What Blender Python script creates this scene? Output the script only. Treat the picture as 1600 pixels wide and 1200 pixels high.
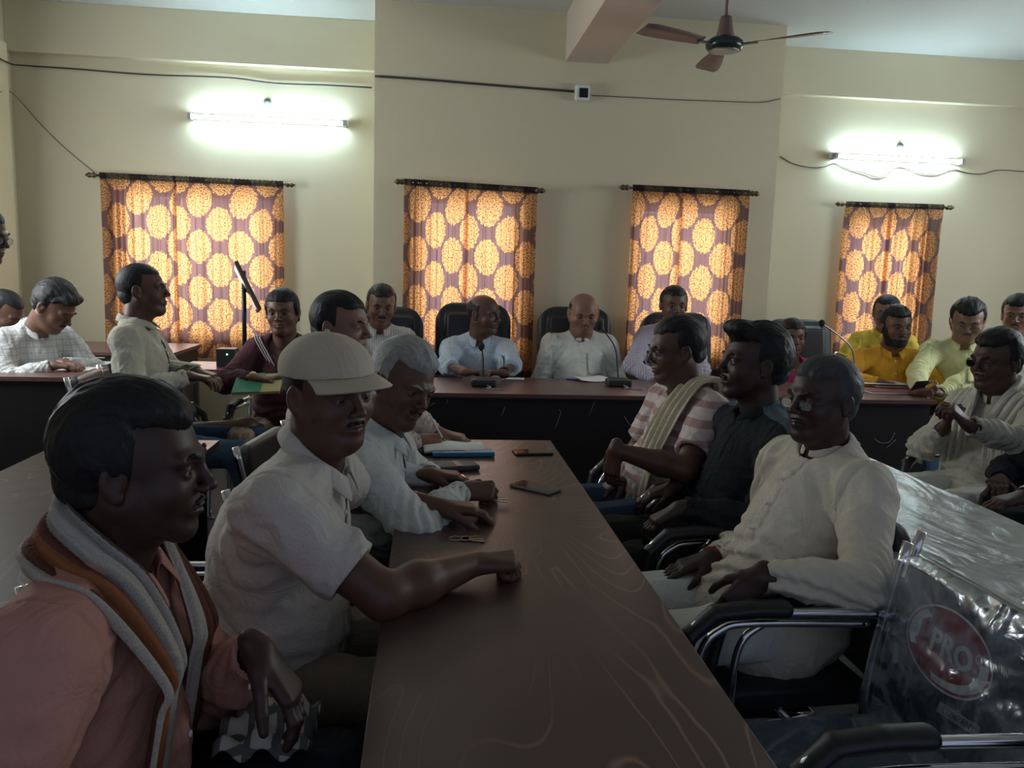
import bpy, math, random, os
import numpy as np
from mathutils import Vector, Matrix
random.seed(7)
for _o in list(bpy.data.objects): bpy.data.objects.remove(_o)
SC = bpy.context.scene
COL = SC.collection
# ------------------------------------------------------------------ camera
F, PITCH, YAW, ROLL, EYE = 1270.0, .138, -.1025, -.0310, 1.44
def cam_axes():
    Rz = np.array([[math.cos(YAW), -math.sin(YAW), 0], [math.sin(YAW), math.cos(YAW), 0], [0, 0, 1]])
    Rx = np.array([[1, 0, 0], [0, math.cos(PITCH), math.sin(PITCH)], [0, -math.sin(PITCH), math.cos(PITCH)]])
    Ry = np.array([[math.cos(ROLL), 0, math.sin(ROLL)], [0, 1, 0], [-math.sin(ROLL), 0, math.cos(ROLL)]])
    return Rz @ Rx @ Ry
CM = cam_axes(); CP = np.array([0, 0, EYE])
cd = bpy.data.cameras.new('camera'); cam = bpy.data.objects.new('camera', cd); COL.objects.link(cam)
cd.sensor_fit = 'HORIZONTAL'; cd.sensor_width = 36.0; cd.lens = 36.0 * F / 1600.0; cd.clip_start = .02
r_, f_, u_ = CM[:, 0], CM[:, 1], CM[:, 2]
cam.matrix_world = Matrix(((r_[0], u_[0], -f_[0], 0), (r_[1], u_[1], -f_[1], 0), (r_[2], u_[2], -f_[2], EYE), (0, 0, 0, 1)))
SC.camera = cam
def ray(x, y): return CM @ np.array([(x - 800) / F, 1, (600 - y) / F])
def at(x, y, Y):                     # the point of the room seen at pixel x, y and standing at depth Y
    d = ray(x, y); return CP + d * Y / d[1]
def onz(x, y, z):                    # the point on the level plane at height z
    d = ray(x, y); return CP + d * (z - EYE) / d[2]
# ------------------------------------------------------------------ light
SC.view_settings.view_transform = 'Standard'; SC.view_settings.look = 'None'
SC.view_settings.gamma = 1.0; SC.view_settings.use_curve_mapping = False
SC.view_settings.exposure = 1.0
W = bpy.data.worlds.new('daylight'); SC.world = W; W.use_nodes = True
W.node_tree.nodes['Background'].inputs[0].default_value = (.62, .72, 1.0, 1)
W.node_tree.nodes['Background'].inputs[1].default_value = 0.21
def area(name, loc, direction, sx, sy, power, color, spread=math.pi):
    l = bpy.data.lights.new(name, 'AREA'); l.shape = 'RECTANGLE'; l.size = sx; l.size_y = sy
    l.energy = power; l.color = color; l.spread = spread
    o = bpy.data.objects.new(name, l); COL.objects.link(o); o.location = loc
    o.rotation_euler = Vector(direction).to_track_quat('-Z', 'Y').to_euler()
    return o
# ------------------------------------------------------------------ room numbers
YC, YR = 6.0, 6.57          # central wall panel, recessed wall
XL, XR, XC0, XC1 = -3.10, 5.6, -.416, 2.55
ZC = 3.27; YREAR = -1.6
TZ = .75
# window openings: x0, x1, z0, z1, wall Y
WIN = [(-2.33, -1.22, .88, 1.96, YR), (-.09, .62, .86, 1.95, YC), (1.50, 2.20, .88, 1.95, YC), (3.42, 4.06, .88, 1.95, YR)]
DAY = (1.0, .93, .82)
for i, (x0, x1, z0, z1, yw) in enumerate(WIN):
    area('daylight_window', ((x0 + x1) / 2, yw + .75, (z0 + z1) / 2 + .25), (0, -1, -.18), (x1 - x0) + .5, (z1 - z0) + .5, 70 * (x1 - x0) * (z1 - z0), DAY)
# side daylight from windows out of view, raised as fill; no openings are built
area('daylight_side', (XR - .05, 4.1, 1.9), (-1, 0, -.15), 2.2, 1.3, 40, (.85, .93, 1.0))
area('daylight_side', (XL + .05, 4.5, 1.75), (1, 0, -.1), 1.2, 1.3, 30, (.86, .94, 1.0))
# ------------------------------------------------------------------ materials
def mat(name, col=(.5, .5, .5), rough=.6, metal=0, spec=.5, emis=None, estr=0, coat=0):
    m = bpy.data.materials.new(name); m.use_nodes = True
    b = m.node_tree.nodes['Principled BSDF']
    b.inputs['Base Color'].default_value = (*col, 1); b.inputs['Roughness'].default_value = rough
    b.inputs['Metallic'].default_value = metal; b.inputs['Specular IOR Level'].default_value = spec
    b.inputs['Coat Weight'].default_value = coat
    if emis: b.inputs['Emission Color'].default_value = (*emis, 1); b.inputs['Emission Strength'].default_value = estr
    return m
class NT:
    def __init__(s, m): s.t = m.node_tree; s.b = s.t.nodes['Principled BSDF']
    def n(s, typ, **kw):
        nd = s.t.nodes.new('ShaderNode' + typ)
        for k, v in kw.items():
            if k.startswith('_'): setattr(nd, k[1:], v)
            else: s.set(nd, k, v)
        return nd
    def set(s, nd, k, v):
        i = nd.inputs[int(k[1:])] if (k[0] == 'i' and k[1:].isdigit()) else nd.inputs[k.replace('_', ' ')]
        if isinstance(v, bpy.types.NodeSocket): s.t.links.new(v, i)
        elif isinstance(v, bpy.types.Node): s.t.links.new(v.outputs[0], i)
        else: i.default_value = v
    def math(s, op, a, b=0.0, c=None):
        nd = s.n('Math', _operation=op, i0=a, i1=b)
        if c is not None: s.set(nd, 'i2', c)
        return nd.outputs[0]
    def ramp(s, f, pts):
        nd = s.n('ValToRGB', i0=f); cr = nd.color_ramp
        while len(cr.elements) < len(pts): cr.elements.new(.5)
        for e, (p, c) in zip(cr.elements, pts): e.position = p; e.color = (*c, 1) if len(c) == 3 else c
        return nd.outputs[0]
    def mix(s, f, a, b):
        nd = s.n('Mix', _data_type='RGBA'); nd.inputs[0].default_value = 0
        s.set(nd, 'i0', f); s.set(nd, 'i6', a); s.set(nd, 'i7', b); return nd.outputs[2]
    def coord(s, k='Object'): return s.n('TexCoord').outputs[k]
    def mapped(s, v, scale=(1, 1, 1), rot=(0, 0, 0)):
        nd = s.n('Mapping', Vector=v); nd.inputs['Scale'].default_value = scale; nd.inputs['Rotation'].default_value = rot; return nd.outputs[0]
    def noise(s, v, scale, detail=3, rough=.5, dist=0):
        return s.n('TexNoise', Vector=v, Scale=scale, Detail=detail, Roughness=rough, Distortion=dist).outputs[0]
    def bump(s, h, strength=.3, dist=.01, normal=None):
        nd = s.n('Bump', Height=h, Strength=strength, Distance=dist)
        if normal is not None: s.set(nd, 'Normal', normal)
        return nd.outputs[0]
def rgba(c, k=1.0): return (c[0] * k, c[1] * k, c[2] * k, 1)
def vary(name, col, rough=.7, scale=6, amt=.15, bscale=0, bstr=.2, bdist=.005, metal=0, spec=.5, coat=0):
    m = mat(name, col, rough, metal, spec, coat=coat); t = NT(m); v = t.coord()
    t.set(t.b, 'Base Color', t.mix(t.noise(v, scale, 4), rgba(col, 1 - amt), rgba(col, 1 + amt)))
    if bscale: t.set(t.b, 'Normal', t.bump(t.noise(v, bscale, 5), bstr, bdist))
    return m
def cloth(name, col, pat=None, col2=None, rough=.85, wr=1.0):
    """woven cloth: crumple and weave bump, optional stripes or checks"""
    if max(col) > .33: col = tuple(min(.8, c * 1.25) for c in col)
    m = mat(name, col, rough, spec=.2); t = NT(m); v = t.coord()
    base = t.mix(t.noise(v, 9, 3), rgba(col, .9), rgba(col, 1.06))
    if pat:
        x = t.n('SeparateXYZ', Vector=t.n('Vector Math' if 0 else 'VectorMath', _operation='ADD', i0=v, i1=t.mapped(v, (.02, .02, .02))))
        x = t.n('SeparateXYZ', Vector=v)
        kind, per, wid = pat
        def band(o, p, w):
            fr = t.math('FRACT', t.math('ADD', t.math('DIVIDE', o, p), 100.3)); return t.math('LESS_THAN', fr, w)
        xs = t.math('ADD', x.outputs[0], t.math('MULTIPLY', t.noise(v, 5, 2), .02))
        zs = t.math('ADD', x.outputs[2], t.math('MULTIPLY', t.noise(v, 4, 2), .03))
        if kind == 'v': msk = band(xs, per, wid)
        elif kind == 'h': msk = band(zs, per, wid)
        else: msk = t.math('MAXIMUM', band(xs, per, wid), band(zs, per, wid))
        base = t.mix(msk, base, rgba(col2))
    t.set(t.b, 'Base Color', base)
    d = t.noise(v, 11, 3, .6, 1.6); rid = t.math('ABSOLUTE', t.math('SUBTRACT', d, .5))
    b1 = t.bump(rid, .38 * wr, .035); b2 = t.bump(t.noise(v, 38, 3, .6, .8), .16 * wr, .008, b1)
    t.set(t.b, 'Normal', t.bump(t.noise(v, 500, 2), .08, .001, b2))
    return m
def skin(name, col):
    m = mat(name, col, .46, spec=.42); t = NT(m); v = t.coord()
    t.set(t.b, 'Base Color', t.mix(t.noise(v, 18, 4), rgba(col, .82), rgba((col[0] * 1.1, col[1] * 1.02, col[2]), 1.1)))
    t.set(t.b, 'Subsurface Weight', .05); t.b.inputs['Subsurface Radius'].default_value = (.01, .004, .002)
    t.set(t.b, 'Normal', t.bump(t.noise(v, 260, 4, .7), .12, .002)); return m
def hairm(name, col):
    m = mat(name, col, .55, spec=.3); t = NT(m); v = t.coord()
    s = t.mapped(v, (240, 60, 60)); n = t.noise(s, 1.0, 3)
    t.set(t.b, 'Base Color', t.mix(n, rgba(col, .5), rgba(col, 1.5)))
    t.set(t.b, 'Normal', t.bump(n, .6, .004)); return m
MB_ = {}
def M(k): return MB_[k]
SK = {'dark': skin('skin_dark', (.075, .036, .024)), 'deep': skin('skin_deep', (.05, .027, .020)), 'brown': skin('skin_brown', (.15, .078, .052)),
      'tan': skin('skin_tan', (.23, .125, .085)), 'mid': skin('skin_mid', (.11, .055, .037))}
HB = hairm('black_hair', (.012, .011, .012)); HG = hairm('grey_hair', (.30, .30, .28)); HS = hairm('salt_hair', (.05, .055, .058))
CHROME = mat('chrome', (.75, .75, .76), .16, 1); BLACKP = vary('black_plastic', (.012, .013, .015), .42, 20, .1)
LEATHER = vary('black_leather', (.022, .023, .027), .42, 8, .15, 90, .25, .004)
WHITEP = mat('white_plastic', (.75, .76, .74), .4); PAPER = vary('paper', (.78, .80, .78), .8, 30, .03)
STEEL = mat('steel', (.45, .43, .40), .35, 1)
eye_m = mat('eye', (.25, .22, .20), .3); _t = NT(eye_m); _v = _t.n('SeparateXYZ', Vector=_t.coord())
_rr = _t.math('SQRT', _t.math('ADD', _t.math('POWER', _v.outputs[0], 2.0), _t.math('POWER', _v.outputs[2], 2.0)))
_t.set(_t.b, 'Base Color', _t.mix(_t.math('LESS_THAN', _rr, .0066), (.22, .19, .17, 1), (.012, .008, .006, 1)))
def glassm(name, tint=(.9, .95, 1), k=.12):
    m = bpy.data.materials.new(name); m.use_nodes = True; nt = m.node_tree; nt.nodes.remove(nt.nodes['Principled BSDF'])
    o = nt.nodes['Material Output']; tr = nt.nodes.new('ShaderNodeBsdfTransparent'); tr.inputs[0].default_value = (*tint, 1)
    g = nt.nodes.new('ShaderNodeBsdfGlossy'); g.inputs['Roughness'].default_value = .03
    mx = nt.nodes.new('ShaderNodeMixShader'); fr = nt.nodes.new('ShaderNodeFresnel'); fr.inputs[0].default_value = 1.45
    ad = nt.nodes.new('ShaderNodeMath'); ad.operation = 'ADD'; ad.inputs[1].default_value = k - .04
    nt.links.new(fr.outputs[0], ad.inputs[0]); nt.links.new(ad.outputs[0], mx.inputs[0]); nt.links.new(tr.outputs[0], mx.inputs[1]); nt.links.new(g.outputs[0], mx.inputs[2]); nt.links.new(mx.outputs[0], o.inputs[0])
    return m
LENS = glassm('lens_glass', (.85, .9, .95), .07); PANE = glassm('window_glass', (.9, .95, .95), .05)
# ------------------------------------------------------------------ object helpers
def props(o, label=None, cat=None, group=None, kind=None):
    if label: o['label'] = label
    if cat: o['category'] = cat
    if group: o['group'] = group
    if kind: o['kind'] = kind
    return o
def empty(name, loc, az=0, **kw):
    o = bpy.data.objects.new(name, None); COL.objects.link(o); o.empty_display_size = .1
    o.location = loc; o.rotation_euler = (0, 0, -math.radians(az)); return props(o, **kw)
def world_of(o):
    m = Matrix.LocRotScale(o.location, o.rotation_euler, o.scale)
    return world_of(o.parent) @ m if o.parent else m
def newmesh(name, V, Fc, mats, parent=None, smooth=True, mi=None, world=True, uv=None, **kw):
    """link V, F as one mesh object; with world=True V are room coordinates"""
    V = np.asarray(V, dtype=np.float64).reshape(-1, 3)
    if parent is not None and world:
        A = np.array(world_of(parent).inverted()); V = V @ A[:3, :3].T + A[:3, 3]
    me = bpy.data.meshes.new(name)
    if isinstance(Fc, np.ndarray):
        k = Fc.shape[1]; me.vertices.add(len(V)); me.vertices.foreach_set('co', V.astype(np.float32).ravel())
        me.loops.add(Fc.size); me.loops.foreach_set('vertex_index', Fc.astype(np.int32).ravel())
        me.polygons.add(len(Fc)); me.polygons.foreach_set('loop_start', np.arange(0, Fc.size, k, dtype=np.int32))
        me.update(calc_edges=True)
    else: me.from_pydata([tuple(v) for v in V], [], Fc); me.update()
    for m in (mats if isinstance(mats, (list, tuple)) else [mats]): me.materials.append(m)
    me.polygons.foreach_set('use_smooth', [smooth] * len(me.polygons))
    if mi is not None: me.polygons.foreach_set('material_index', list(mi))
    if uv is not None:
        l = me.uv_layers.new(name='uv'); vi = np.zeros(len(me.loops), dtype=np.int32); me.loops.foreach_get('vertex_index', vi)
        l.data.foreach_set('uv', np.asarray(uv, dtype=np.float32)[vi].ravel())
    o = bpy.data.objects.new(name, me); COL.objects.link(o)
    if parent is not None: o.parent = parent
    return props(o, **kw)
class Geo:
    """collects plain shapes; build() links them as one mesh"""
    def __init__(s): s.v = []; s.f = []; s.m = []; s.k = 0
    def add(s, V, Fc):
        n = len(s.v); s.v += [tuple(float(c) for c in v) for v in V]; s.f += [tuple(i + n for i in f) for f in Fc]; s.m += [s.k] * len(Fc); return s
    def box(s, c, h, R=None, bev=0.0):
        """box with centre c, half sizes h, optional 3x3 frame R; bev chamfers all edges"""
        R = np.eye(3) if R is None else np.asarray(R); c = np.asarray(c, float); h = np.asarray(h, float)
        if bev <= 0:
            V = [c + R @ (np.array([x, y, z]) * h) for x in (-1, 1) for y in (-1, 1) for z in (-1, 1)]
            return s.add(V, [(0, 1, 3, 2), (4, 6, 7, 5), (0, 4, 5, 1), (2, 3, 7, 6), (0, 2, 6, 4), (1, 5, 7, 3)])
        bev = min(bev, min(h) * .95); bm = bmesh.new(); bmesh.ops.create_cube(bm, size=2)
        for v in bm.verts: v.co = Vector([v.co[i] * h[i] for i in range(3)])
        bmesh.ops.bevel(bm, geom=bm.edges[:], offset=bev, segments=3, profile=.5, affect='EDGES')
        V = [c + R @ np.array(v.co) for v in bm.verts]; Fc = [tuple(v.index for v in f.verts) for f in bm.faces]; bm.free()
        return s.add(V, Fc)
    def tube(s, pts, r, n=10, smooth=0, cap=True):
        P = [np.asarray(p, float) for p in pts]
        rr = list(r) if isinstance(r, (list, tuple, np.ndarray)) else [r] * len(P)
        if smooth and len(P) > 2:
            Q = []; q2 = []
            for i in range(len(P) - 1):
                a = P[max(i - 1, 0)]; b = P[i]; c = P[i + 1]; d = P[min(i + 2, len(P) - 1)]
                for k in range(smooth):
                    t = k / smooth; Q.append(.5 * (2 * b + (c - a) * t + (2 * a - 5 * b + 4 * c - d) * t * t + (3 * b - a - 3 * c + d) * t ** 3)); q2.append(rr[i] * (1 - t) + rr[i + 1] * t)
            Q.append(P[-1]); q2.append(rr[-1]); P, rr = Q, q2
        V = []; up = None
        for i, p in enumerate(P):
            d = P[min(i + 1, len(P) - 1)] - P[max(i - 1, 0)]; d = d / (np.linalg.norm(d) + 1e-9)
            if up is None: up = np.array([0, 0, 1.]) if abs(d[2]) < .9 else np.array([1., 0, 0])
            a = np.cross(d, up); a /= np.linalg.norm(a) + 1e-9; b = np.cross(a, d); up = b
            for k in range(n):
                t = 2 * math.pi * k / n; V.append(p + rr[i] * (math.cos(t) * a + math.sin(t) * b))
        Fc = [(i * n + k, i * n + (k + 1) % n, (i + 1) * n + (k + 1) % n, (i + 1) * n + k) for i in range(len(P) - 1) for k in range(n)]
        if cap: Fc += [tuple(range(n))[::-1], tuple((len(P) - 1) * n + k for k in range(n))]
        return s.add(V, Fc)
    def lathe(s, c, prof, n=24, axis=(0, 0, 1)):
        """prof: list of (radius, height along axis)"""
        ax = np.asarray(axis, float); ax /= np.linalg.norm(ax); t0 = np.array([1., 0, 0]) if abs(ax[0]) < .9 else np.array([0, 1., 0])
        a = np.cross(ax, t0); a /= np.linalg.norm(a); b = np.cross(ax, a); c = np.asarray(c, float)
        V = [c + ax * h + r * (math.cos(2 * math.pi * k / n) * a + math.sin(2 * math.pi * k / n) * b) for r, h in prof for k in range(n)]
        Fc = [(i * n + k, i * n + (k + 1) % n, (i + 1) * n + (k + 1) % n, (i + 1) * n + k) for i in range(len(prof) - 1) for k in range(n)]
        Fc += [tuple(range(n))[::-1], tuple((len(prof) - 1) * n + k for k in range(n))]
        return s.add(V, Fc)
    def ball(s, c, r, n=12):
        r = np.array([r] * 3 if np.isscalar(r) else r); c = np.asarray(c, float); V = []; m = n // 2 + 1
        for i in range(m + 1):
            th = math.pi * i / m
            for k in range(n): ph = 2 * math.pi * k / n; V.append(c + r * np.array([math.sin(th) * math.cos(ph), math.sin(th) * math.sin(ph), math.cos(th)]))
        return s.add(V, [(i * n + k, (i + 1) * n + k, (i + 1) * n + (k + 1) % n, i * n + (k + 1) % n) for i in range(m) for k in range(n)])
    def sheet(s, fn, nu, nv, thick=0, closed=False):
        V = [fn(i / nu, j / nv) for i in range(nu + 1) for j in range(nv + 1)]
        Fc = [(i * (nv + 1) + j, (i + 1) * (nv + 1) + j, (i + 1) * (nv + 1) + j + 1, i * (nv + 1) + j + 1) for i in range(nu) for j in range(nv)]
        s.add(V, Fc); return s
    def build(s, name, mats, parent=None, smooth=False, world=True, solid=0, sub=0, **kw):
        o = newmesh(name, s.v, s.f, mats, parent, smooth, s.m, world, **kw)
        if not smooth: pass
        if solid: md = o.modifiers.new('solid', 'SOLIDIFY'); md.thickness = solid; md.offset = 0
        if sub: md = o.modifiers.new('sub', 'SUBSURF'); md.levels = sub; md.render_levels = sub
        return o
import bmesh
def autosmooth(o, ang=40):
    bm = bmesh.new(); bm.from_mesh(o.data)
    for f in bm.faces: f.smooth = True
    for e in bm.edges:
        if len(e.link_faces) == 2 and e.calc_face_angle(0) > math.radians(ang): e.smooth = False
    bm.to_mesh(o.data); bm.free(); return o
# ------------------------------------------------------------------ rounded solids: distance fields turned into meshes
f32 = np.float32
def nrm(v): v = np.asarray(v, float); return v / (np.linalg.norm(v) + 1e-12)
_rt = np.random.RandomState(5).rand(32, 32, 32).astype(f32)
def vnoise(x, y, z, fr, seed=0):
    fx, fy, fz = (fr, fr, fr) if np.isscalar(fr) else fr
    x = x * fx + seed * 7.3 + 100; y = y * fy + seed * 3.1 + 100; z = z * fz + seed * 5.7 + 100
    xi = np.floor(x).astype(np.int32); yi = np.floor(y).astype(np.int32); zi = np.floor(z).astype(np.int32)
    x = x - xi; y = y - yi; z = z - zi; x = x * x * (3 - 2 * x); y = y * y * (3 - 2 * y); z = z * z * (3 - 2 * z)
    g = lambda a, b, c: _rt[(xi + a) & 31, (yi + b) & 31, (zi + c) & 31]
    return (((g(0, 0, 0) * (1 - x) + g(1, 0, 0) * x) * (1 - y) + (g(0, 1, 0) * (1 - x) + g(1, 1, 0) * x) * y) * (1 - z)
            + ((g(0, 0, 1) * (1 - x) + g(1, 0, 1) * x) * (1 - y) + (g(0, 1, 1) * (1 - x) + g(1, 1, 1) * x) * y) * z)
class Fld:
    def __init__(s, lo, hi, v):
        s.lo = np.asarray(lo, float); s.v = v
        n = np.maximum(np.ceil((np.asarray(hi, float) - s.lo) / v).astype(int) + 1, 4)
        s.ax = [(s.lo[i] + v * np.arange(n[i])).astype(f32) for i in range(3)]
        s.D = np.full(n, .1, f32)
    def sub(s, lo, hi):
        sl = []
        for i in range(3):
            a = int(np.clip(math.floor((lo[i] - s.lo[i]) / s.v), 0, len(s.ax[i]))); b = int(np.clip(math.ceil((hi[i] - s.lo[i]) / s.v) + 1, 0, len(s.ax[i])))
            if b - a < 1: return None
            sl.append(slice(a, b))
        return tuple(sl), s.ax[0][sl[0]][:, None, None], s.ax[1][sl[1]][None, :, None], s.ax[2][sl[2]][None, None, :]
    def op(s, fn, lo, hi, k, mode):
        q = s.sub(lo, hi)
        if q is None: return
        sl, x, y, z = q; d = fn(x, y, z).astype(f32); a = s.D[sl]
        if mode == 'u':
            h = np.clip(.5 + .5 * (a - d) / k, 0, 1); s.D[sl] = a * (1 - h) + d * h - k * h * (1 - h)
        else:
            d = -d; h = np.clip(.5 - .5 * (a - d) / k, 0, 1); s.D[sl] = a * (1 - h) + d * h + k * h * (1 - h)
    def cone(s, a, b, r1, r2, k=.02, mode='u', flat=None):
        """round cone a-b; flat=(axis, factor) squeezes it along an axis"""
        a = np.asarray(a, float); b = np.asarray(b, float); R = max(r1, r2) * 1.6 + k * 1.2 + .02
        ba = b - a; L2 = float(ba @ ba) + 1e-12
        def fn(x, y, z):
            px, py, pz = x - a[0], y - a[1], z - a[2]
            t = np.clip((px * ba[0] + py * ba[1] + pz * ba[2]) / L2, 0, 1)
            dx, dy, dz = px - t * ba[0], py - t * ba[1], pz - t * ba[2]
            if flat is not None:
                u, q = flat; e = (dx * u[0] + dy * u[1] + dz * u[2]) * (q - 1); dx = dx + e * u[0]; dy = dy + e * u[1]; dz = dz + e * u[2]
            return np.sqrt(dx * dx + dy * dy + dz * dz) - (r1 + (r2 - r1) * t)
        s.op(fn, np.minimum(a, b) - R, np.maximum(a, b) + R, k, mode); return s
    def ell(s, c, r, k=.02, mode='u', fr=None):
        c = np.asarray(c, float); r = np.asarray(r, float); A = np.eye(3) if fr is None else np.asarray(fr)   # columns = axes
        R = (np.abs(A) @ r if fr is not None else r) + k * 1.2 + .02
        def fn(x, y, z):
            px, py, pz = x - c[0], y - c[1], z - c[2]
            l = [(px * A[0, i] + py * A[1, i] + pz * A[2, i]) for i in range(3)]
            k0 = np.sqrt(sum((l[i] / r[i]) ** 2 for i in range(3))); k1 = np.sqrt(sum((l[i] / r[i] ** 2) ** 2 for i in range(3))) + 1e-9
            return k0 * (k0 - 1) / k1
        s.op(fn, c - R, c + R, k, mode); return s
    def rbox(s, c, h, rad, k=.02, mode='u', fr=None):
        c = np.asarray(c, float); h = np.asarray(h, float); A = np.eye(3) if fr is None else np.asarray(fr)
        R = np.abs(A) @ h + k * 1.2 + .02
        def fn(x, y, z):
            px, py, pz = x - c[0], y - c[1], z - c[2]
            q = [np.abs(px * A[0, i] + py * A[1, i] + pz * A[2, i]) - (h[i] - rad) for i in range(3)]
            return np.sqrt(sum(np.maximum(e, 0) ** 2 for e in q)) + np.minimum(np.maximum(np.maximum(q[0], q[1]), q[2]), 0) - rad
        s.op(fn, c - R, c + R, k, mode); return s
    def cut(s, p, n, k=.004):
        """keep the side the normal points away from"""
        n = nrm(n); d = ((s.ax[0][:, None, None] - p[0]) * n[0] + (s.ax[1][None, :, None] - p[1]) * n[1] + (s.ax[2][None, None, :] - p[2]) * n[2])
        s.D = np.maximum(s.D, d.astype(f32)); return s
    def near(s, w=.03):
        I = np.nonzero(np.abs(s.D) < w); return I, s.ax[0][I[0]], s.ax[1][I[1]], s.ax[2][I[2]]
    def mesh(s):
        D = s.D
        D[0], D[-1] = .05, .05; D[:, 0], D[:, -1] = .05, .05; D[:, :, 0], D[:, :, -1] = .05, .05
        S = D < 0; nx, ny, nz = D.shape
        cnt = np.zeros((nx - 1, ny - 1, nz - 1), np.uint8)
        for a in (0, 1):
            for b in (0, 1):
                for c in (0, 1): cnt += S[a:nx - 1 + a, b:ny - 1 + b, c:nz - 1 + c]
        act = (cnt > 0) & (cnt < 8); I = np.nonzero(act); N = len(I[0])
        if N == 0: return np.zeros((0, 3)), np.zeros((0, 4), np.int32)
        idx = np.full(act.shape, -1, np.int32); idx[I] = np.arange(N)
        P = np.zeros((N, 3), f32); c_ = np.zeros(N, f32)
        co = [(a, b, c) for a in (0, 1) for b in (0, 1) for c in (0, 1)]
        val = {q: D[I[0] + q[0], I[1] + q[1], I[2] + q[2]] for q in co}
        for q in co:
            for ax in range(3):
                if q[ax]: continue
                r = list(q); r[ax] = 1; r = tuple(r); va, vb = val[q], val[r]; m = (va < 0) != (vb < 0)
                t = va / np.where(m, va - vb, 1)
                for j in range(3): P[:, j] += np.where(m, (t if j == ax else q[j]), 0)
                c_ += m
        P /= c_[:, None]; P = (P + np.stack(I, 1)) * s.v + s.lo
        Q = []
        for ax in range(3):
            A = np.moveaxis(S, ax, 0); Ix = np.moveaxis(idx, ax, 0)
            # edges along ax at interior nodes
            e = A[:-1, 1:-1, 1:-1] != A[1:, 1:-1, 1:-1]; flip = A[:-1, 1:-1, 1:-1]
            i, j, k = np.nonzero(e)
            q = np.stack([Ix[i, j, k], Ix[i, j + 1, k], Ix[i, j + 1, k + 1], Ix[i, j, k + 1]], 1)
            fl = flip[i, j, k]
            if ax == 1: fl = ~fl
            q[~fl] = q[~fl][:, ::-1]; Q.append(q)
        return P.astype(float), np.concatenate(Q).astype(np.int32)
def bounds(pts, pad): p = np.array(pts, float); return p.min(0) - pad, p.max(0) + pad
def comp(az):     # compass heading: 0 looks away from the camera, 90 to the right of the room
    a = math.radians(az); return np.array([math.sin(a), math.cos(a), 0.]), np.array([math.cos(a), -math.sin(a), 0.])
def head_frame(az, pitch, roll):
    f, r = comp(az); p = math.radians(pitch); u = np.array([0, 0, 1.])
    f2 = f * math.cos(p) - u * math.sin(p); u2 = u * math.cos(p) + f * math.sin(p); q = math.radians(roll)
    return np.stack([r * math.cos(q) - u2 * math.sin(q), f2, u2 * math.cos(q) + r * math.sin(q)], 1)
QUICK = bool(os.environ.get('QUICKBODY'))
# ------------------------------------------------------------------ heads (x right, y forward, z up, origin between the eyes' height and the skull's middle)
def head_solid(F_, o, neck):
    w = o.get('fw', 1.0); fat = o.get('fat', 0.0)
    F_.ell((0, -.014, .030), (.0765, .096, .087), .02)
    F_.ell((0, .026, -.028), (.0585 * w, .064, .083), .03)
    for sx in (-1, 1):
        F_.cone((sx * .050 * w, .000, -.050), (sx * .014 * w, .066, -.098), .022 + fat * .006, .017, .03)
        F_.ell((sx * .036 * w, .056, -.034), (.022 + fat * .006, .022, .024), .025)
        F_.cone((sx * .012, .084, .019), (sx * .044, .071, .018), .011, .010, .014)
    F_.ell((0, .070, -.100), (.019, .016, .015), .02)
    if fat > .3: F_.ell((0, .034, -.108), (.042, .036, .024 * fat + .01), .03)
    for sx in (-1, 1): F_.ell((sx * .032, .096, .001), (.017, .014, .0105), .014, 's')
    F_.cone((0, .086, .012), (0, .106, -.022), .0065, .0085, .012)
    F_.ell((0, .108, -.0275), (.0105, .0105, .009), .007)
    for sx in (-1, 1): F_.ell((sx * .0125, .0985, -.0315), (.0075, .009, .0065), .006)
    for sx in (-1, 1): F_.ell((sx * .0062, .1015, -.0385), (.0032, .0045, .003), .002, 's')
    # mouth
    F_.ell((0, .080, -.062), (.028, .015, .018), .015)
    for sx in (-1, 1):
        F_.cone((sx * .004, .0955, -.0585), (sx * .021, .0835, -.0615), .0048, .003, .004)
        F_.cone((sx * .002, .0935, -.0695), (sx * .018, .0835, -.0665), .0058, .0035, .004)
        F_.cone((0, .0995, -.0637), (sx * .024, .086, -.0637), .0016, .0016, .002, 's')
    # lids
    for sx in (-1, 1):
        F_.ell((sx * .0315, .0715, .000), (.0150, .0150, .0140), .005)
        sq = o.get('lid', 1.0)
        F_.ell((sx * .0318, .088, -.0008), (.0128, .0135, .0040 * sq), .002, 's')
        # ears
        A = np.array([[math.cos(sx * .35), math.sin(-sx * .35), 0], [math.sin(sx * .35), math.cos(sx * .35), 0], [0, 0, 1]])
        F_.ell((sx * .0800, -.010, -.008), (.0085, .0185, .0315), .006, fr=A)
        F_.ell((sx * .0905, -.006, -.003), (.0075, .0105, .019), .004, 's', fr=A)
        F_.ell((sx * .0805, -.004, -.034), (.006, .009, .009), .006)
    # neck
    nb = np.asarray(neck); nr = .056 + fat * .010
    F_.cone((0, -.020, -.060), nb, nr * .98, nr * 1.04, .025)
    F_.cone((0, .028, -.100), nb + np.array([0, .028, .01]), .018, .022, .02)
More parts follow.
